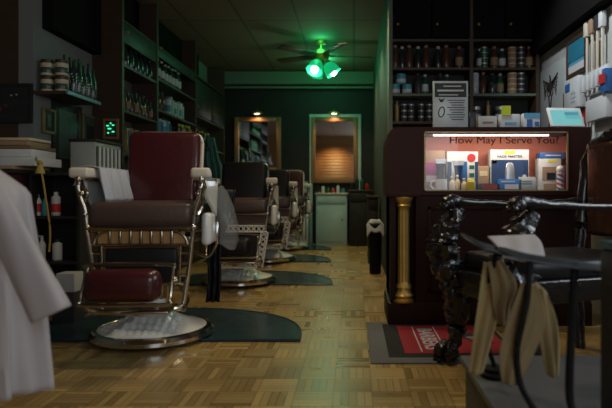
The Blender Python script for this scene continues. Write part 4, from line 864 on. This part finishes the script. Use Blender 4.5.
# ------------------------------------------------------------ right wall
XW = 1.595
RW = -PI/2
def wallbox(name, label, y0, y1, z0, z1, m, t=0.02, cat='poster', off=0.0):
    o = thing(name, label, cat, (XW-t/2-off, (y0+y1)/2, z0))
    MB().box((0, 0, (z1-z0)/2), (t, y1-y0, z1-z0), bev=0.002).build('panel', m, o); return o
def yy(u, x=XW): return x*F/(u-VX)
ep = wallbox('eagle_panel', 'tall white panel with a dark spread winged bird emblem and shears on the right wall', yy(567), yy(541), 1.16, 1.80, mat('white_panel', (0.4, 0.43, 0.42), 0.5))
e = MB(); X0 = -0.013
cy = 0.0
for k in range(6):
    for s in (-1, 1):
        e.tube([(X0, s*0.02, 0.50-0.008*k), (X0, s*(0.10+0.012*(5-k)), 0.55-0.02*k), (X0, s*(0.13+0.006*(5-k)), 0.535-0.03*k)], 0.0035, n=5)
e.sph((X0, 0, 0.52), 0.018, (0.3, 1, 1.6)).sph((X0, 0.0, 0.46), 0.035, (0.2, 1, 1.7)); e.sph((X0, 0.012, 0.555), 0.013, (0.3, 1, 1))
for s in (-1, 1):
    e.tube([(X0, s*0.035, 0.40), (X0, 0, 0.26), (X0, -s*0.05, 0.05)], 0.006, n=5)
    e.tube([(X0, s*0.035+0.025*math.cos(a), 0.42+0.025*math.sin(a)) for a in [i*PI/5 for i in range(11)]], 0.005, n=5)
e.build('bird_emblem', M_ink, ep)
fr = frame('framed_certificate', 'blue certificate in a brown frame high on the right wall', 0.35, 0.28, (XW-0.012, 3.98, 1.615), RW, M_walnut, M_lblue, [(0, 0.2, 0.8, 0.2, M_paper), (0, 0.65, 0.84, 0.5, mat('deep_cyan_print', (0.03, 0.2, 0.3), 0.4))], bw=0.03)
fr = frame('framed_print', 'narrow dark frame just below the blue certificate on the right wall', 0.2, 0.2, (XW-0.012, yy(571), 1.33), RW, M_walnut, M_gcloth)
ph = thing('wall_phone', 'white wall phone box with blue display on the right wall', 'phone', (XW-0.035, 3.96, 1.36))
MB().box((0, 0, 0.12), (0.06, 0.26, 0.22), bev=0.01).build('body', M_white, ph)
MB().box((-0.032, 0.05, 0.17), (0.004, 0.08, 0.055)).build('display', M_blue, ph)
for i in range(3):
    for j in range(3): MB().box((-0.032, -0.03-0.025*i, 0.06+0.03*j), (0.006, 0.014, 0.014)).build('button', M_gcloth, ph)
rh = thing('tool_rack', 'white slatted tool rack with pale handles on the right wall by the frame edge', 'rack', (XW-0.03, 3.6, 1.42))
MB().box((0, 0, 0.08), (0.03, 0.34, 0.15), bev=0.004).build('board', M_white, rh)
for i in range(5): MB().box((-0.03, -0.14+0.07*i, 0.08), (0.03, 0.03, 0.1), bev=0.006).build('hook', M_white, rh)
for i, (y, m) in enumerate([(3.76, M_cap), (3.68, M_tan), (3.60, M_dgrey), (3.53, M_paper)]):
    t = thing('brush', ['pale handled duster hanging leftmost above the white rack', 'brown flat brush hanging above the white rack', 'dark brush hanging third above the white rack', 'white brush hanging rightmost above the white rack'][i], 'brush', (XW-0.03, y, 1.585), 0, 'brushes hanging above the white rack')
    MB().box((0, 0, 0.12), (0.015, 0.016, 0.26), bev=0.004).build('handle', M_cap, t)
    MB().box((0, 0, 0.29), (0.035, 0.055, 0.1), bev=0.008).build('head', m, t)
tb2 = thing('tan_figure_card', 'tan card with a small dark figure pinned between the hanging brushes', 'card', (XW-0.005, 3.64, 1.585))
MB().box((0, 0, 0.09), (0.01, 0.1, 0.18)).build('card', M_tan, tb2); MB().sph((-0.008, 0, 0.12), 0.018, (0.3, 1, 1)).box((-0.008, 0, 0.06), (0.006, 0.035, 0.07)).build('printed_figure', M_ink, tb2)
wallbox('wall_outlet_box', 'white boxed panel with grey slots low on the right wall at the frame edge', 3.44, 3.74, 1.25, 1.39, M_white, 0.05, 'box')
wallbox('red_tag', 'red strap hanging beside the tablet on the right wall', 3.86, 3.95, 1.24, 1.355, M_red, 0.02, 'strap')
cl = wallbox('blue_packet', 'blue and red packet hung at the far right edge of the wall', 3.40, 3.47, 1.40, 1.54, M_blue, 0.05, 'packet', 0.02)
MB().box((-0.03, 0, 0.08), (0.006, 0.08, 0.06)).build('red_label', M_red, cl)
for i, y in enumerate((3.66, 3.75, 3.83)):
    single('white_cable', MB().tube(cr([(0, 0, 0.0), (0.01, 0.02, -0.2), (0.005, 0.03, -0.5)]), 0.008), M_white, 'white cable hanging down the right wall, %s from the right edge' % ORD[i], 'cable', (XW-0.03, y, 1.30), 'white cables on the right wall')
bpy.data.objects.remove(rs)

# ------------------------------------------------------------ entrance rug
rg = thing('floor_rug', 'red rug with grey border and faded lettering in front of the counter', 'rug', (0.075, 2.56, 0))
MB().box((0.36, 0.39, 0.004), (0.72, 0.80, 0.008), bev=0.003).build('border', mat('grey_carpet', (0.12, 0.125, 0.13), 0.95, bump=0.4, scale=150), rg)
MB().box((0.40, 0.40, 0.0085), (0.62, 0.66, 0.003)).build('inner_border', mat('black_carpet', (0.014, 0.014, 0.016), 0.95, bump=0.4, scale=150), rg)
MB().box((0.43, 0.40, 0.0105), (0.52, 0.55, 0.003)).build('red_field', mat('red_carpet', (0.27, 0.018, 0.026), 0.95, var=0.25, bump=0.4, scale=120), rg)
MB().box((0.255, 0.40, 0.0125), (0.007, 0.5, 0.002)).box((0.375, 0.40, 0.0125), (0.007, 0.5, 0.002)).build('white_line', M_gcloth, rg)
tx = text('rug_lettering', 'BARBERS', 0.115, (0.315, 0.40, 0.0125), M_gcloth, rg, rot=(0, 0, -PI/2), ext=0.0008, bold=0.002); tx.scale = (0.93, 1, 1)
g = MB()
for i in range(8): g.tube([(0.50+0.02*i, 0.44-0.018*i+0.0, 0.0125), (0.55+0.012*i, 0.30-0.0*i, 0.0125)], 0.0045, n=5)
g.box((0.52, 0.42, 0.0125), (0.18, 0.04, 0.002)).sph((0.56, 0.47, 0.0125), 0.06, (1.2, 0.7, 0.03)); g.build('rug_emblem', M_ink, rg)
MB().tube([(0.52, 0.40, 0.0145), (0.66, 0.43, 0.0145)], 0.005).tube([(0.53, 0.37, 0.0145), (0.66, 0.40, 0.0145)], 0.004).build('emblem_highlight', M_gcloth, rg)

# ------------------------------------------------------------ carved throne on the right
TH = math.radians(-70)
th = thing('carved_armchair', 'glossy black carved armchair with claw feet facing left, right of the rug', 'armchair', (0.57, 2.36, 0), TH)
def carved(mb, pts, rs, amp=0.5, n=22, seed=0, fr=26):
    pts2 = cr(pts, 10); m = len(pts2); k0 = len(mb.b.verts)
    R2 = []
    for i in range(m):
        x = i/(m-1)*(len(rs)-1); j = min(int(x), len(rs)-2); R2.append(rs[j]+(rs[j+1]-rs[j])*(x-j))
    mb.tube(pts2, 0.02, n=n, rs=R2)
    mb.b.verts.ensure_lookup_table()
    for idx, v in enumerate(list(mb.b.verts)[k0:]):
        i = idx//n
        if i >= m: continue
        c = pts2[i]; d = v.co-c
        q = v.co*fr+Vector((seed, seed*2, 0))
        f = 1+amp*noise.noise(q)+amp*0.5*noise.noise(q*2.3)
        v.co = c+d*f
    return mb
W2 = 0.26
for s in (-1, 1):
    leg = MB(); carved(leg, [(s*W2, 0.02, 0.70), (s*W2, -0.05, 0.62), (s*W2, -0.075, 0.52), (s*W2, -0.03, 0.38), (s*W2, 0.0, 0.24), (s*W2, -0.01, 0.12), (s*W2, -0.04, 0.06)], [0.03, 0.055, 0.07, 0.064, 0.05, 0.036, 0.038], 0.5, seed=s*3, n=30)
    lo = leg.build('front_leg', M_carve, th)
    ft = MB()
    ft.sph((s*W2, -0.045, 0.042), 0.042, (1.0, 1.15, 1.0))
    for k in range(4):
        a = math.radians(-90+(k-1.5)*42); ft.tube(cr([(s*W2+0.02*math.cos(a), -0.04+0.02*math.sin(a), 0.09), (s*W2+0.05*math.cos(a), -0.045+0.055*math.sin(a), 0.07), (s*W2+0.055*math.cos(a), -0.045+0.065*math.sin(a), 0.012)]), 0.013, rs=None)
    ft.build('claw_foot', M_carve, lo)
    ar = MB(); carved(ar, [(s*W2, -0.06, 0.735), (s*W2, -0.03, 0.745), (s*W2, 0.1, 0.735), (s*W2, 0.4, 0.725), (s*W2*0.98, 0.7, 0.74)], [0.018, 0.028, 0.016, 0.013, 0.018], 0.25, n=16, seed=s)
    ao = ar.build('armrest', M_carve, th)
    MB().sph((s*W2, -0.05, 0.735), 0.036, (1, 1, .9)).sph((s*W2+0.02, -0.075, 0.72), 0.014).sph((s*W2-0.02, -0.075, 0.72), 0.014).build('scroll_end', M_carve, ao)
    bl = MB(); carved(bl, [(s*W2*0.95, 0.70, 0.0), (s*W2*0.95, 0.68, 0.3), (s*W2*0.95, 0.70, 0.6), (s*W2*0.9, 0.74, 0.95)], [0.026, 0.03, 0.03, 0.035], 0.3, seed=9); bl.build('rear_leg', M_carve, th)
    rbox(MB(), (s*W2, 0.34, 0.40), (0.03, 0.68, 0.09), 0.01).build('side_rail', M_carve, th)
rbox(MB(), (0, -0.02, 0.38), (0.5, 0.04, 0.11), 0.012).build('front_rail', M_carve, th)
rbox(MB(), (0, 0.34, 0.47), (0.49, 0.66, 0.09), 0.035).build('seat', M_black, th)
rbox(MB(), (0, 0.73, 0.80), (0.42, 0.07, 0.46), 0.03).build('backrest', mat('brown_carved_wood', (0.05, 0.022, 0.016), 0.2, coat=0.5, bump=0.3), th)
cb = MB(); carved(cb, [(-0.24, 0.73, 0.90), (-0.2, 0.74, 1.0), (-0.08, 0.75, 1.06), (0.08, 0.75, 1.06), (0.2, 0.74, 1.0), (0.24, 0.73, 0.90)], [0.02, 0.032, 0.034, 0.034, 0.032, 0.02], 0.4, seed=5); cb.build('crest', M_carve, th)

# ------------------------------------------------------------ foreground: stone topped box, rack and strops
pf = thing('low_platform', 'low dark chest with grey stone top in the right foreground', 'chest', (0.67, 1.44, 0))
MB().box((0, 0, 0.115), (0.62, 0.74, 0.23), bev=0.004).build('body', M_dark, pf); MB().box((0, 0, 0.24), (0.65, 0.78, 0.02), bev=0.004).build('top', M_stone, pf)
rk = thing('strop_stand', 'dark wire stand with curved arms and round foot carrying leather strops', 'stand', (0.40+0.01, 1.62, 0.25))
ro = Vector((0.41, 1.62, 0.25))
MB().lathe([(0.045, 0), (0.045, 0.012), (0.036, 0.016), (0.036, 0.026), (0.012, 0.03)], n=24).build('round_foot', M_rubber, rk)
MB().tube([q-ro for q in cr([Vector((0.41, 1.62, 0.27)), P(484, 330, 1.6), P(488, 290, 1.55), P(494, 262, 1.5), P(498, 247, 1.5)])], 0.007).build('stem', M_rubber, rk)
def blade(pts, w, m, nm):
    pp = [q-ro for q in cr(pts, 8)]
    mb = MB(); n = len(pp)
    def f(u, v):
        p = pp[min(int(v*(n-1)+0.5), n-1)]; tt = math.sin(min(1, v*6+0.12)*PI/2)*math.sin(min(1, (1-v)*6+0.2)*PI/2)
        return p+Vector((0, (u-0.5)*w*tt*2, (u-0.5)*w*tt*0.7))
    return mb.grid(f, 4, n-1).build(nm, m, rk, solid=0.006)
M_gun = mat('gunmetal', (0.07, 0.075, 0.08), 0.4, 0.8)
blade([P(461, 235, 1.55), P(480, 245, 1.5), P(500, 251, 1.5), P(516, 254, 1.48)], 0.02, M_gun, 'curved_arm')
blade([P(498, 249, 1.42), P(530, 258, 1.4), P(570, 264, 1.38), P(618, 272, 1.36)], 0.02, M_gun, 'curved_arm')
MB().tube([q-ro for q in cr([P(530, 258, 1.4), P(527, 300, 1.38), P(517, 350, 1.38), P(521, 385, 1.38), Vector((0.43, 1.32, 0.262))])], 0.008).build('strap', M_rubber, rk)
MB().tube([q-ro for q in cr([P(575, 264, 1.38), P(572, 320, 1.36), P(570, 400, 1.32), Vector((0.52, 1.26, 0.262))])], 0.01).build('strap', M_rubber, rk)
cloth('leather_strop', [(484, 262), (480, 290), (474, 335), (470, 374)], [(500, 268), (501, 300), (492, 340), (484, 374)], M_strop, 'pale tan leather strop hanging leftmost from the wire stand', 'strop', 1.53, 1, 0.009, 0.004)
cloth('leather_strop', [(488, 262), (492, 290), (494, 310), (499, 325)], [(502, 260), (516, 284), (511, 305), (508, 326)], M_strop2, 'short ochre leather flap hanging in the middle of the wire stand', 'strop', 1.50, 1, 0.009, 0.004)
cloth('leather_strop', [(522, 282), (508, 320), (500, 355), (503, 383)], [(536, 284), (545, 320), (532, 360), (520, 386)], M_strop2, 'broad leaf shaped ochre leather strop hanging below the dark arm', 'strop', 1.40, 1, 0.009, 0.004)
cloth('leather_strop', [(536, 282), (534, 310), (540, 340), (548, 376)], [(546, 292), (556, 320), (560, 350), (560, 378)], M_strop, 'narrow brown leather strop at the right of the broad leaf shaped strop', 'strop', 1.45, 1, 0.009, 0.004)
cloth('small_towel', [(488, 237), (494, 243), (500, 250), (503, 257)], [(534, 235), (541, 243), (545, 256), (548, 265)], M_cloth, 'small off white towel lying over the arms of the wire stand', 'towel', 1.62, 1, 0.006, 0.005, dd=lambda u, v: 0.12*(0.5-v))
pd = thing('dark_case', 'dark case with a teal top edge standing on the chest at the right edge', 'case', (0.76, 1.2, 0.25))
MB().box((0, 0, 0.2), (0.38, 0.2, 0.4), bev=0.006).build('body', M_dark, pd); MB().box((0, 0, 0.412), (0.385, 0.205, 0.018), bev=0.004).build('lid', mat('dark_teal_trim', (0.02, 0.07, 0.08), 0.4), pd)
